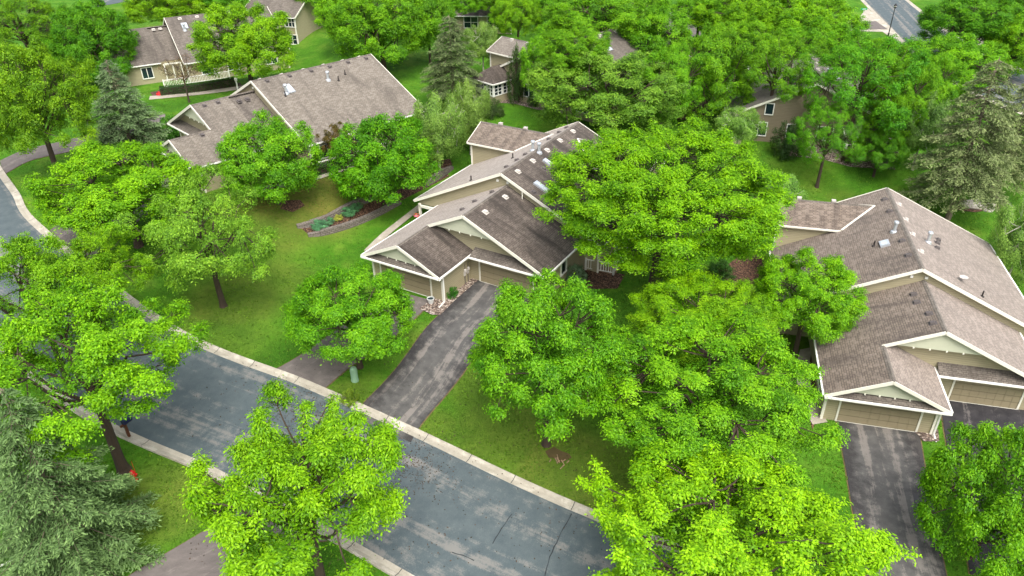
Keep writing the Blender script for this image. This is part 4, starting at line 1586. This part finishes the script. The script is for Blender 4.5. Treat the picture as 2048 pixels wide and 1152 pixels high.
kind('open_a', crown_unit(17, 5.6, 1.0, .8, irregular=.28, gap=.2, inner=.12), LF, BK)
kind('open_b', crown_unit(45, 6.5, 1.15, .8, irregular=.24, gap=.14, inner=.15, spiky=.4), LF, BK)
kind('layer_a', crown_unit(18, 11.2, .95, 1.05, irregular=.11, spiky=1.2, up=.75, low=-.72, inner=.16, leaf=.22, clump=.26, per=19), LF, BK)
kind('layer_b', crown_unit(46, 6.2, 1.0, irregular=.2, spiky=.8, up=.9, inner=.2), LF, BK)
kind('birch_a', crown_unit(19, 2.8, .75, 1.1, irregular=.3, low=-.85, up=.2, droop=.5, inner=.6, leaf=.15, per=22, gap=.1), LF, M['barkwhite'])
kind('sparse_a', crown_unit(20, 2.2, .7, .7, irregular=.3, low=-.6, inner=.1, leaf=.12, per=8, cl=12), LF, BK)
kind('shrub_a', crown_unit(21, 1.3, .55, 1.2, irregular=.12, low=-.4, inner=.4, leaf=.13, clump=.12, per=14, cl=18), LF, BK)
kind('spruce_n', spruce_unit(31, 23, 9, .46, 13, .022, .85, .14, 2.3), M['needle'], M['barkgrey'])
kind('spruce_a', spruce_unit(33, 27, 9, .36, 12, .027, .85, .10, 1.3), M['needle'], M['barkgrey'])
kind('spruce_b', spruce_unit(32, 27, 9, .42, 12, .023, .66, .10, 1.8, .22), M['needle'], M['barkgrey'])

ROT = random.Random(3)
TONE = random.Random(17)
def put_tree(kd, px, py, wpx, hpx, zc, rgb, label, cat='tree', group=None, name='tree', rot=None, trunk=True, base=None, stems=None):
    """crown centred on a pixel, half sizes in pixels, centre zc above the ground (or found from the trunk's foot)"""
    if base is not None:
        f = gp(*base)
        # climb the vertical above the foot to the row of the crown's centre
        best = None
        for k in range(10, 200):
            z = f.z + k * .1
            y = f.y * _s + (z - CAM_H) * _c
            dpt = depth_of((f.x, f.y, z))
            v = -F_PX * y / dpt
            u = F_PX * f.x / dpt
            row = 576 + u * _sr + v * _cr
            if best is None or abs(row - py) < best[0]:
                best = (abs(row - py), k * .1)
        zc = best[1]
    p = gp(px, py, zc)
    dpt = depth_of(p)
    r = wpx / F_PX * dpt
    dh = math.hypot(p.x, p.y)
    el = math.atan2(CAM_H - p.z, dh)
    q = (hpx / F_PX * dpt) ** 2 - (r * math.sin(el)) ** 2
    rz = math.sqrt(q) / math.cos(el) if q > 0 else 0
    rz = min(max(rz, .55 * r), 1.5 * r)
    zc = max(zc, rz * .75 + .15)
    g = T(p.x, p.y)
    me, br, bk = KINDS[kd]
    rz_ = ROT.uniform(0, 6.28) if rot is None else rot
    H = thing(name, label, cat, (p.x, p.y, g), rz_, group)
    c = link('crown', me, H)
    c.location = (0, 0, zc); c.scale = (r, r, rz)
    j1, j2 = TONE.uniform(.92, 1.10), TONE.uniform(.92, 1.07)
    c.color = (rgb[0] * j1 * j2, rgb[1] * j1, rgb[2] * j1, 1)
    b = link('branches', br, H)
    b.location = (0, 0, zc); b.scale = (r, r, rz)
    if trunk:
        t = link('trunk', TRUNKS[bk.name], H)
        h = max(.3, zc - rz * .68 + .1)
        t.location = (0, 0, -.12)
        t.scale = (r, r, h + .12)
    return H

def put_spruce(kd, foot, top, wpx, rgb, label, rot=None):
    f = gp(*foot)
    best = None
    for k in range(20, 300):
        z = f.z + k * .1
        y = f.y * _s + (z - CAM_H) * _c
        dpt = depth_of((f.x, f.y, z))
        row = 576 + (F_PX * f.x / dpt) * _sr - F_PX * y / dpt * _cr
        if best is None or abs(row - top[1]) < best[0]:
            best = (abs(row - top[1]), k * .1)
    hgt = best[1]
    r = wpx / F_PX * depth_of(f)
    me, br, bk = KINDS[kd]
    H = thing('spruce_tree', label, 'spruce tree', f, ROT.uniform(0, 6) if rot is None else rot)
    for nm, dt in (('crown', me), ('trunk', br)):
        c = link(nm, dt, H)
        c.scale = (r / .37, r / .37, hgt)
        c.color = (*rgb[:3], 1)
    return H

# ---------------------------------------------------------------- grass tufts on the lawns in view
def inside(px, py, poly):
    r = np.zeros(len(px), bool)
    n = len(poly)
    for i in range(n):
        (x0, y0), (x1, y1) = poly[i], poly[(i + 1) % n]
        c = (y0 > py) != (y1 > py)
        if c.any():
            r[c] ^= px[c] < (x1 - x0) * (py[c] - y0) / (y1 - y0) + x0
    return r
def lawn_points(n, seed, ymin, ymax):
    rng = np.random.default_rng(seed)
    y = ymin + (ymax - ymin) * rng.random(n) ** 1.25
    x = (rng.random(n) * 2 - 1) * (y * .80 + 10)
    ok = np.ones(n, bool)
    for poly in BARE:
        ok &= ~inside(x, y, poly)
    road = [(p.x, p.y) for p in fk_off(-.05)] + [(p.x, p.y) for p in fk_off(road_w + .05)[::-1]]
    ok &= ~inside(x, y, road)
    for k, (hx, hy, t, hz, m) in POSE.items():
        c, s_ = math.cos(t), math.sin(t)
        lx, ly = (c * (x - hx) + s_ * (y - hy)) * m, -s_ * (x - hx) + c * (y - hy)
        ok &= ~((np.abs(lx) < 9.2) & (ly > .3) & (ly < 14.6)) & ~((lx > -6.6) & (lx < 7.4) & (ly > -5.6) & (ly < .4)) & ~((lx > -6.6) & (lx < .5) & (ly > -9.7) & (ly < -5))
    return x[ok], y[ok], rng
gx, gy, rng = lawn_points(190000, 77, 16, 112)
gz = np.array([T(a, b) for a, b in zip(gx, gy)])
n = len(gx)
patchy = np.sin(gx * .9 + 1.3 * np.sin(gy * .7)) * np.sin(gy * 1.1 + np.sin(gx * .6)) * .5 + .5
C = np.stack([gx, gy, gz + .035], 1)
al = unit(rng.normal(size=(n, 3)) * np.array([1, 1, .25]) + np.array([0, 0, .55]))
N = unit(np.cross(al, rng.normal(size=(n, 3))))
me = quad_mesh('grass', leafy_quads(C, N, (.10 + .12 * rng.random(n)) * (.7 + .5 * patchy), 5, .42, al),
               np.clip(.55 * patchy + .45 * rng.random(n), 0, 1), M['blade'])
o = link('grass', me)
o.color = lin(84, 122, 26)
tag(o, kind='stuff')

def G(r, g, b):
    return lin(r, g, b)

# ---------------------------------------------------------------- trees: kind, crown centre and half size in the photograph, colour, label
YG = G(118, 174, 14)      # yellow green
BG = G(118, 176, 14)      # bright green
MG = G(106, 168, 18)      # mid green
DG = G(92, 154, 22)       # darker green
OG = G(108, 160, 16)      # olive
PG = G(128, 166, 72)     # pale birch
gs = 'trees of the neighbourhood'
TREES = [
 # foreground
 ('front_a', 606, 1000, 225, 205, 6.4, None, BG, 'bright ragged young maple in front, its branches standing over the street and the lower driveway'),
 ('front_b', 1445, 1100, 285, 180, 5.6, None, G(130, 182, 14), 'yellow-green maple at the bottom edge, spreading over the street and the right-hand driveway'),
 ('maple_b', 1992, 1010, 135, 160, 4.2, None, MG, 'rounded dark green tree at the bottom right corner beside the right-hand driveway'),
 ('shoot_a', 166, 732, 218, 174, None, (230, 940), YG, 'yellow-green maple with a dark trunk beside the red hydrant, crown over the street'),
 ('shoot_a', 70, 600, 150, 130, 7.0, None, YG, 'yellow-green tree cut by the left edge, behind the maple near the hydrant'),
 ('maple_b', 704, 630, 120, 100, None, (690, 735), MG, 'small round tree between the two forked driveways, beside the green utility post'),
 ('maple_c', 1095, 700, 154, 146, None, (1110, 890), MG, 'dense round maple on the lawn right of the long driveway, bare soil round its foot'),
 ('maple_a', 1415, 785, 235, 172, 6.4, None, MG, 'broad bright maple in the middle of the right lawn, largest crown before the right-hand house'),
 ('maple_a', 1400, 640, 150, 105, 6.2, None, BG, 'bright maple directly behind the broadest maple of the right lawn'),
 ('layer_a', 1328, 388, 245, 150, 8.6, None, G(118, 180, 12), 'largest yellow-green tree, its feathery crown spreading over the right end of the middle house'),
 ('round_b', 1615, 595, 108, 92, 5.6, None, BG, 'bright round tree touching the left eave of the right-hand house'),
 # left lawn
 ('round_b', 245, 382, 160, 102, 5.0, None, BG, 'wide bright tree at the head of the curving street, left of the pale-leaved tree'),
 ('open_a', 412, 480, 128, 120, None, (448, 612), G(126, 172, 44), 'pale-leaved round tree with a dark trunk standing on the left lawn'),
 ('shoot_a', 175, 545, 105, 88, 5.5, None, YG, 'yellow-green tree over the street in front of the wide bright tree'),
 ('round_a', 540, 322, 98, 84, None, (580, 405), MG, 'round tree with a few yellow leaves on top, before the greige house'),
 ('round_a', 765, 322, 103, 92, None, (748, 415), G(92, 164, 12), 'round deep green tree at the end of the stone hosta bed'),
 # upper left
 ('round_c', 66, 205, 120, 124, None, (104, 370), OG, 'tall olive-yellow tree with a leaning dark trunk by the upper left street'),
 ('round_b', 186, 90, 86, 86, 5.5, None, G(86, 154, 16), 'full green tree beside the left end of the upper dark-roofed house'),
 ('round_b', 488, 88, 104, 80, 5.6, None, YG, 'round yellow-green tree standing before the upper dark-roofed house'),
 ('open_b', 40, 50, 95, 60, 6, None, OG, 'olive tree in the top left corner'),
 ('open_a', -30, 130, 70, 70, 6, None, OG, 'olive tree cut by the left edge under the top left corner'),
 ('round_b', 330, 14, 84, 38, 6, None, YG, 'yellow-green tree behind the ridge of the upper dark-roofed house'),
 ('round_b', 760, 55, 108, 84, None, (770, 146), MG, 'large broad tree on the open lawn above the greige house'),
 ('round_a', 690, 22, 60, 50, 6, None, BG, 'bright tree behind the large broad tree on the upper open lawn'),
 ('round_a', 855, 42, 52, 62, 6, None, DG, 'darker tree just left of the tall dark spruce'),
 # top middle
 ('birch_a', 874, 258, 48, 62, 4.4, None, PG, 'pale birch clump at the end of the greige house, left one of two'),
 ('birch_a', 938, 228, 40, 60, 4.6, None, PG, 'pale birch with a white stem behind the left wing of the middle house'),
 ('birch_a', 965, 85, 34, 34, 5, None, PG, 'thin pale birch behind the tall dark spruce'),
 ('layer_b', 1036, 36, 56, 46, 6, None, YG, 'yellow-green tree above the house with the sunroom'),
 ('round_c', 1205, 45, 125, 70, 7.0, None, MG, 'large green tree at the top behind the house with the sunroom'),
 ('round_a', 1092, 135, 50, 66, 5.2, None, MG, 'narrow green tree at the corner of the house with the sunroom'),
 ('round_b', 1150, 105, 76, 52, 8, None, MG, 'green tree over the roof of the house with the sunroom'),
 ('round_c', 1215, 185, 155, 85, 4.6, None, G(112, 156, 44), 'wide crabapple with brownish young leaves on the lawn behind the middle house'),
 ('round_c', 1420, 150, 98, 96, 5.6, None, MG, 'green tree standing between the sunroom house and the brown house'),
 ('round_a', 1310, 70, 70, 60, 6.5, None, MG, 'green tree at the top edge beside the paved court'),
 ('layer_b', 1475, 35, 90, 55, 6, None, BG, 'bright tree at the top edge right of the paved court'),
 ('layer_b', 1605, 52, 112, 58, 6, None, YG, 'yellow-green tree at the top edge by the green street sign'),
 ('open_b', 1552, 140, 84, 66, 8.0, None, MG, 'tree over the roof of the brown house, its left one'),
 # right
 ('open_b', 1720, 172, 118, 94, 7.5, None, G(92, 158, 20), 'large open tree whose crown hides the roof of the brown house'),
 ('open_b', 1656, 272, 66, 64, None, (1676, 374), G(92, 158, 20), 'tree with a dark trunk on the lawn in front of the brown house'),
 ('round_c', 1800, 215, 72, 95, 5.6, None, MG, 'dense tree at the right end of the brown house'),
 ('round_a', 1905, 130, 92, 52, 5.5, None, MG, 'round bright green tree behind the big tan spruce'),
 ('round_b', 1945, 50, 106, 58, 6, None, DG, 'dark green tree right of the far street at the top'),
 ('round_a', 2035, 95, 60, 60, 5, None, BG, 'bright tree cut by the right edge at the top'),
 ('round_b', 2025, 10, 66, 46, 6, None, MG, 'green tree in the top right corner'),
 ('birch_a', 1850, 250, 40, 56, 5, None, G(110, 150, 70), 'slim pale-leaved tree between the brown house and the big tan spruce'),
 ('birch_a', 2046, 478, 50, 74, 4.2, None, G(132, 176, 78), 'pale birch at the right edge behind the right-hand house'),
 ('birch_a', 1556, 388, 44, 38, 5.2, None, G(132, 176, 78), 'light birch by the left wing of the right-hand house'),
 ('birch_a', 1480, 250, 42, 32, 4.6, None, G(124, 164, 66), 'light birch in front of the left end of the brown house'),
 ('round_a', 640, -20, 60, 40, 6, None, MG, 'green tree crossing the top edge beside the gabled house with corner windows'),
 ('round_b', 905, 8, 50, 30, 6, None, MG, 'green tree at the top edge above the tall dark spruce'),
 ('round_b', 1760, 300, 52, 44, 3.0, None, DG, 'low dark tree hiding the right end of the bay of the brown house'),
 ('round_c', 1335, 165, 80, 80, 5.4, None, MG, 'green tree right of the crabapple, before the paved court'),
 ('round_b', 1640, 105, 86, 60, 6.5, None, MG, 'green tree behind the ridge of the brown house, below the street sign'),
 ('round_c', 1490, 95, 84, 58, 6.5, None, BG, 'green tree behind the left end of the brown house'),
 ('round_a', 1400, 20, 60, 40, 6, None, MG, 'small green tree at the top edge behind the paved court'),
 ('round_c', 1745, 120, 62, 46, 6, None, MG, 'green tree before the foot of the street lamp'),
 ('round_c', 1860, 175, 70, 66, 5, None, MG, 'dark green tree left of the top of the big tan spruce'),
 ('round_b', 1560, 10, 70, 36, 6, None, MG, 'green tree at the top edge left of the far street'),
 ('round_b', 430, -6, 70, 36, 6, None, DG, 'green tree at the top edge above the upper dark-roofed house'),
 ('layer_b', 985, -4, 60, 32, 6, None, YG, 'yellow-green tree at the top edge left of the sunroom house'),
 ('round_b', 1120, 20, 66, 44, 6, None, MG, 'green tree at the top edge above the roof of the sunroom house'),
 # low and odd ones
 ('open_a', 676, 285, 36, 33, 2.6, None, G(104, 88, 40), 'small bronze-leaved tree against the eave of the greige house'),
]
for (kd, px, py, w_, h_, zc, base, rgb, lab) in TREES:
    put_tree(kd, px, py, w_, h_, zc, rgb, lab, 'tree', gs, 'leafy_tree' if not kd.startswith('birch') else 'birch_tree', base=base)
put_tree('sparse_a', 365, 148, 34, 30, None, G(110, 78, 56), 'small weeping tree, nearly bare and brown, before the balustrade of the upper house', base=(366, 205), name='bare_tree')

put_spruce('spruce_n', (158, 1108), (50, 768), 172, G(104, 136, 78), 'blue-green spruce filling the bottom left corner')
put_spruce('spruce_a', (262, 290), (222, 116), 88, G(118, 146, 96), 'grey-green spruce beside the driveway above the wide bright tree')
put_spruce('spruce_b', (908, 215), (912, 26), 76, G(106, 126, 76), 'tall dark spruce left of the house with the sunroom')
put_spruce('spruce_b', (1895, 438), (1985, 108), 116, G(124, 140, 88), 'big tan spruce with a bare leaning trunk behind the right-hand house')
put_spruce('spruce_b', (1990, 395), (2046, 140), 84, G(128, 142, 90), 'tan-green spruce at the right edge beside the big tan spruce')
put_spruce('spruce_a', (98, 108), (88, -10), 50, G(96, 112, 72), 'dark spruce at the top left behind the olive trees')

# ---------------------------------------------------------------- shrubs, hedges and beds
def shrub(px, py, r, rz, rgb, label, cat='shrub', group=None, kd='shrub_a', name='shrub'):
    p = gp(px, py)
    me, br, bk = KINDS[kd]
    H = thing(name, label, cat, p, ROT.uniform(0, 6), group)
    c = link('crown', me, H)
    c.location = (0, 0, rz * .55); c.scale = (r, r, rz); c.color = (*rgb[:3], 1)
    b = link('branches', br, H)
    b.location = (0, 0, rz * .55); b.scale = (r, r, rz)
    return H
gsr = 'garden shrubs'
shrub(905, 594, .42, .5, G(58, 130, 30), 'small round green shrub on the gravel beside the long driveway', group=gsr)
shrub(1152, 566, .75, .9, G(122, 150, 116), 'blue-grey shrub at the corner of the mulch bed by the white deck railing', group=gsr)
shrub(1036, 206, 1.0, 3.6, G(64, 92, 44), 'tall dark cone-shaped evergreen shrub beside the sunroom', group=gsr)
shrub(1572, 312, 1.5, 2.2, G(50, 78, 36), 'large dark shrub under the lower left windows of the brown house', group=gsr)
shrub(1068, 212, .7, .9, G(72, 110, 44), 'low shrub right of the tall cone-shaped evergreen', group=gsr)
shrub(1692, 325, .55, .7, G(74, 60, 40), 'brownish low shrub on the gravel before the bay of the brown house', group=gsr)
shrub(605, 60, 1.1, 1.2, G(64, 104, 44), 'low dark shrub at the right end of the upper dark-roofed house', group=gsr)
shrub(130, 190, 2.2, 1.6, G(112, 142, 56), 'pale green shrub in the bed left of the grey-green spruce', group=gsr)
shrub(985, 232, 1.2, 1.1, G(70, 92, 46), 'dark low shrub behind the left wing of the middle house', group=gsr)
shrub(352, 275, 1.4, 1.4, G(80, 146, 36), 'bright shrub at the near corner of the greige house', group=gsr)
shrub(700, 805, .5, .55, G(120, 150, 40), 'small yellow-green bush by the kerb between the two forked driveways', group=gsr)
shrub(1962, 398, .9, .8, G(70, 120, 50), 'leafy green clump between the two pale boulders', group=gsr)
shrub(1440, 560, 1.1, 1.0, G(64, 112, 40), 'green shrub in the mulch right of the white deck railing', group=gsr)
shrub(885, 140, 1.0, .7, G(120, 84, 48), 'russet low shrub under the tree left of the tall dark spruce', group=gsr)
shrub(1870, 290, 1.6, 1.0, G(66, 96, 40), 'dark shrub in the shade right of the brown house', group=gsr)
gh = 'hostas in the stone bed'
for px, py, r, rgb, lab in ((637, 456, .85, G(108, 168, 122), 'largest blue-green hosta at the left end of the stone bed'),
                            (657, 445, .6, G(104, 164, 116), 'small blue-green hosta, second from the left in the stone bed'),
                            (675, 439, .5, G(190, 196, 84), 'yellow hosta in the stone bed'),
                            (694, 430, .85, G(104, 164, 112), 'broad green hosta right of the yellow one'),
                            (710, 420, .75, G(98, 158, 104), 'green hosta nearest the round tree at the end of the stone bed')):
    shrub(px, py, r * .85, r * .5, rgb, lab, 'hosta', gh, name='hosta')

def hedge(px, w, h, rgb, label):
    P = resample([gp(x, y) for x, y in px], .5)
    rng = np.random.default_rng(len(P))
    C, N = [], []
    for a, b in zip(P[:-1], P[1:]):
        t = (b - a)
        n = Vector((-t.y, t.x)).normalized()
        g = T(a.x, a.y)
        for k in range(int(t.length * 520 * h)):
            s, u, z = rng.random(), rng.uniform(-1, 1), rng.random()
            if rng.random() < .45: z = 1 + rng.normal() * .03
            else: u = math.copysign(1 + rng.normal() * .05, u)
            q = a + t * s + n * u * w / 2
            C.append((q.x, q.y, g + z * h)); N.append((n.x * u * .6, n.y * u * .6, .7))
    C, N = np.array(C), np.array(N) + rng.normal(size=(len(C), 3)) * .35
    me = quad_mesh('hedge', leafy_quads(C, N, .09 + .07 * rng.random(len(C)), 4), rng.random(len(C)), M['leaf'])
    o = link('hedge', me)
    o.color = (*rgb[:3], 1)
    tag(o, label, 'hedge', 'clipped hedges')
    m = MB()
    for a, b in zip(P[:-1], P[1:]):
        m.beam((a.x, a.y, T(a.x, a.y) + h * .42), (b.x, b.y, T(b.x, b.y) + h * .42), w * .8, h * .9)
    c = m.build('hedge_wood', M['bark'], o)
hedge([(322, 190), (400, 182), (474, 170)], 1.0, 1.0, G(46, 82, 34), 'clipped dark hedge in front of the white balustrade of the upper house')
hedge([(622, 352), (650, 344), (690, 334)], .9, .9, G(44, 88, 30), 'clipped dark hedge along the near wall of the greige house')

# ---------------------------------------------------------------- street furniture and small things
p = gp(270, 960)
H = thing('fire_hydrant', 'red fire hydrant on the grass by the street, beside a leaning maple trunk', 'fire hydrant', p, .4)
m = MB(); m.lathe([(.0, -.05), (.17, -.05), (.17, .05), (.125, .07), (.12, .52), (.15, .54), (.15, .58), (.13, .6), (.11, .68), (.05, .74), (.03, .8), (0, .8)], 16); m.build('body', M['hydrant'], H, smooth=False)
for d in ((1, 0), (-1, 0), (0, -1)):
    m = MB(); m.tube((d[0] * .1, d[1] * .1, .4), (d[0] * .22, d[1] * .22, .4), .065 if d[1] == 0 else .085, n=10); m.build('outlet_cap', M['hydrant'], H)
m = MB(); m.tube((.14, .12, .0), (.14, .12, 1.3), .012, n=5); m.build('marker_rod', M['signgreen'] if False else M['hydrant'], H)

p = gp(259, 874)
H = thing('mailbox', 'dark blue mailbox on a brown post at the kerb, half hidden by maple leaves', 'mailbox', p, math.radians(-27))
m = MB(); m.box(-.07, .07, -.07, .07, -.2, 1.05); m.box(-.07, .07, -.3, .45, 1.0, 1.1); m.build('post', M['post'], H)
m = MB()
L_, r_ = .55, .17
pr = [(-r_, 1.1), (r_, 1.1)] + [(r_ * math.cos(a), 1.28 + r_ * math.sin(a)) for a in [math.pi * i / 8 for i in range(9)]]
m.face([(x, -.1, z) for x, z in pr]); m.face([(x, -.1 + L_, z) for x, z in pr][::-1])
for i in range(len(pr)):
    j = (i + 1) % len(pr)
    m.face([(pr[i][0], -.1, pr[i][1]), (pr[i][0], -.1 + L_, pr[i][1]), (pr[j][0], -.1 + L_, pr[j][1]), (pr[j][0], -.1, pr[j][1])])
m.build('box', M['mailblue'], H)
m = MB(); m.box(-.15, .15, .452, .475, 1.12, 1.4); m.build('door', M['iron'], H)

p = gp(710, 761)
H = thing('utility_pedestal', 'pale green utility pedestal on the grass under the small round tree', 'utility box', p, .5)
m = MB(); m.lathe([(.0, -.1), (.27, -.1), (.27, .12), (.24, .16), (.235, .98), (.2, 1.08), (.1, 1.13), (0, 1.14)], 14); m.build('body', M['pedestal'], H)
m = MB()
for k in range(8):
    m.lathe([(.236, .24 + k * .09), (.25, .26 + k * .09), (.236, .28 + k * .09)], 14)
m.build('ribs', M['pedestal'], H)

p = gp(862, 607)
H = thing('planter_pot', 'pale pot of soil standing beside the garage downspout', 'planter', p)
m = MB(); m.lathe([(0, 0), (.18, 0), (.27, .42), (.3, .44), (.3, .5), (.25, .5), (.24, .42)], 16); m.build('pot', M['pot'], H)
m = MB(); m.lathe([(0, .46), (.12, .455), (.245, .43)], 12); m.build('soil', M['potsoil'], H)

# hanging flowers at the porch of the middle house
hx, hy, t, hz, _ = POSE['A']
ax = Matrix.Translation((hx, hy, hz)) @ Matrix.Rotation(t, 4, 'Z')
q = ax @ Vector((L1 + .45, -.35, 1.35))
H = thing('hanging_basket', 'basket of pink and red flowers hanging at the porch post of the middle house', 'flower basket', q)
m = MB(); m.lathe([(0, -.2), (.14, -.16), (.22, .0), (.0, .0)], 12); m.build('basket', M['bark'], H)
rng = np.random.default_rng(8)
for nm, mat, n in (('leaves', M['leaf'], 90), ('red_flowers', M['red'], 60), ('pink_flowers', M['pink'], 60)):
    d = unit(rng.normal(size=(n, 3))); d[:, 2] = np.abs(d[:, 2])
    o = link(nm, quad_mesh(nm, leafy_quads(d * .28 * (.8 + .4 * rng.random((n, 1))), d, .1 + .05 * rng.random(n), 2, .9), rng.random(n), mat), H)
    o.color = (.1, .3, .05, 1)
m = MB(); m.tube((0, 0, .0), (0, .2, .75), .008, n=4); m.build('hook', M['iron'], H)

p = gp(320, 190)
rng = np.random.default_rng(9)
H = thing('flower_clump', 'clump of red flowers at the end of the white balustrade', 'flowers', p)
for nm, mat, n, s in (('leaves', M['leaf'], 120, .9), ('red_flowers', M['red'], 140, 1.05)):
    d = unit(rng.normal(size=(n, 3))); d[:, 2] = np.abs(d[:, 2])
    o = link(nm, quad_mesh(nm, leafy_quads(d * .42 * s, d, .14 + .08 * rng.random(n), 2, .9), rng.random(n), mat), H)
    o.color = (.08, .2, .04, 1)

# boulders behind the right-hand house
def boulder(px, py, sx, sy, sz, rz, label, seed):
    p = gp(px, py)
    bm = bmesh.new()
    bmesh.ops.create_icosphere(bm, subdivisions=3, radius=1)
    rnd = random.Random(seed)
    pl = [(Vector((rnd.gauss(0, 1), rnd.gauss(0, 1), rnd.gauss(0, 1))).normalized(), rnd.uniform(.62, .9)) for _ in range(14)]
    for v in bm.verts:
        for n, d in pl:
            e = v.co.dot(n) - d
            if e > 0:
                v.co -= n * e * .9
        v.co = Vector((v.co.x * sx, v.co.y * sy, v.co.z * sz))
    me = bpy.data.meshes.new('boulder'); bm.to_mesh(me); bm.free()
    me.materials.append(M['boulder'])
    o = link('boulder', me)
    o.location = p + Vector((0, 0, sz * .35)); o.rotation_euler = (0, 0, rz)
    return tag(o, label, 'boulder', 'pale boulders')
boulder(1942, 414, 1.35, .8, .75, -.2, 'larger pale boulder on the grass right of the tan spruce trunk', 4)
boulder(1976, 419, .95, .7, .6, .3, 'smaller pale boulder right of the larger one', 9)

# street lamp, sign and garden light
p = gp(1776, 73)
H = thing('street_lamp', 'tall thin black street lamp beside the far street', 'street lamp', p)
m = MB(); m.lathe([(.14, -.3), (.14, .5), (.09, .6), (.06, 4.6), (.05, 4.7)], 10); m.build('pole', M['iron'], H)
m = MB(); m.lathe([(.05, 4.7), (.2, 4.78), (.26, 5.15), (.3, 5.2), (.12, 5.4), (.03, 5.55), (0, 5.56)], 10); m.build('lantern', M['iron'], H)
m = MB(); m.lathe([(.19, 4.8), (.262, 5.1), (.262, 5.14)], 10); m.build('lamp_glass', M['ventlight'], H)
p = gp(1722, 46)
H = thing('street_sign', 'small green street name sign on a thin post by the far corner', 'street sign', p, .1)
m = MB(); m.tube((0, 0, -.3), (0, 0, 2.6), .035, n=6); m.build('post', M['galv'], H)
m = MB(); m.box(-.6, .6, -.015, .015, 2.3, 2.62); m.build('sign_plate', M['signgreen'], H)
m = MB(); m.box(-.35, .35, -.018, -.0152, 2.42, 2.5); m.build('lettering_band', M['white'], H)
p = gp(476, 180)
H = thing('garden_light', 'white garden light on a short post beside the upper path', 'garden light', p)
m = MB(); m.lathe([(.11, -.1), (.1, 1.15)], 10); m.build('post', M['white'], H)
m = MB(); m.lathe([(.1, 1.15), (.17, 1.2), (.2, 1.42), (.24, 1.46), (.06, 1.62), (0, 1.64)], 10); m.build('lantern', M['white'], H)

# leaf litter and catkins swept along the near kerb, and thinly over the street
rng = np.random.default_rng(21)
pts = []
for _ in range(2600):
    t = rng.random()
    base_ = Vector((560, 800)).lerp(Vector((850, 960)), t)
    q = gp(base_.x + rng.normal() * 46, base_.y + rng.normal() * 26 - 10)
    pts.append((q.x, q.y, T(q.x, q.y) + .048))
for _ in range(900):
    q = gp(rng.uniform(380, 1250), rng.uniform(690, 1140))
    pts.append((q.x, q.y, T(q.x, q.y) + .075))
C = np.array(pts)
me = quad_mesh('leaf_litter', leafy_quads(C, np.array([0, 0, 1.0]) + rng.normal(size=C.shape) * .25, .05 + .09 * rng.random(len(C)), 3, .6), rng.random(len(C)), M['litter'])
o = link('leaf_litter', me)
o.color = lin(70, 58, 44)
tag(o, kind='stuff')

# fallen pieces under the dense round maple and a white pipe in the corner
a, b = gp(-20, 1150), gp(72, 1106)
m = MB(); m.tube((a.x, a.y, a.z + .25), (b.x, b.y, b.z + .25), .06, n=8)
o = tag(m.build('white_pipe', M['white']), 'long white pipe lying low under the blue-green spruce at the left edge', 'pipe')
m = MB(); rnd = random.Random(6)
c0 = gp(1118, 918)
for k in range(9):
    an = rnd.uniform(0, 6.28); L_ = rnd.uniform(.2, .55)
    q = Vector((c0.x + rnd.gauss(0, .3), c0.y + rnd.gauss(0, .2), 0)); q.z = T(q.x, q.y) + .06
    m.tube(q, q + Vector((math.cos(an) * L_, math.sin(an) * L_, rnd.uniform(0, .15))), .045, .02, 6)
tag(m.build('broken_wood', M['deckwood']), 'broken wood and roots on the bare soil below the dense round maple', 'wood debris', kind='stuff')
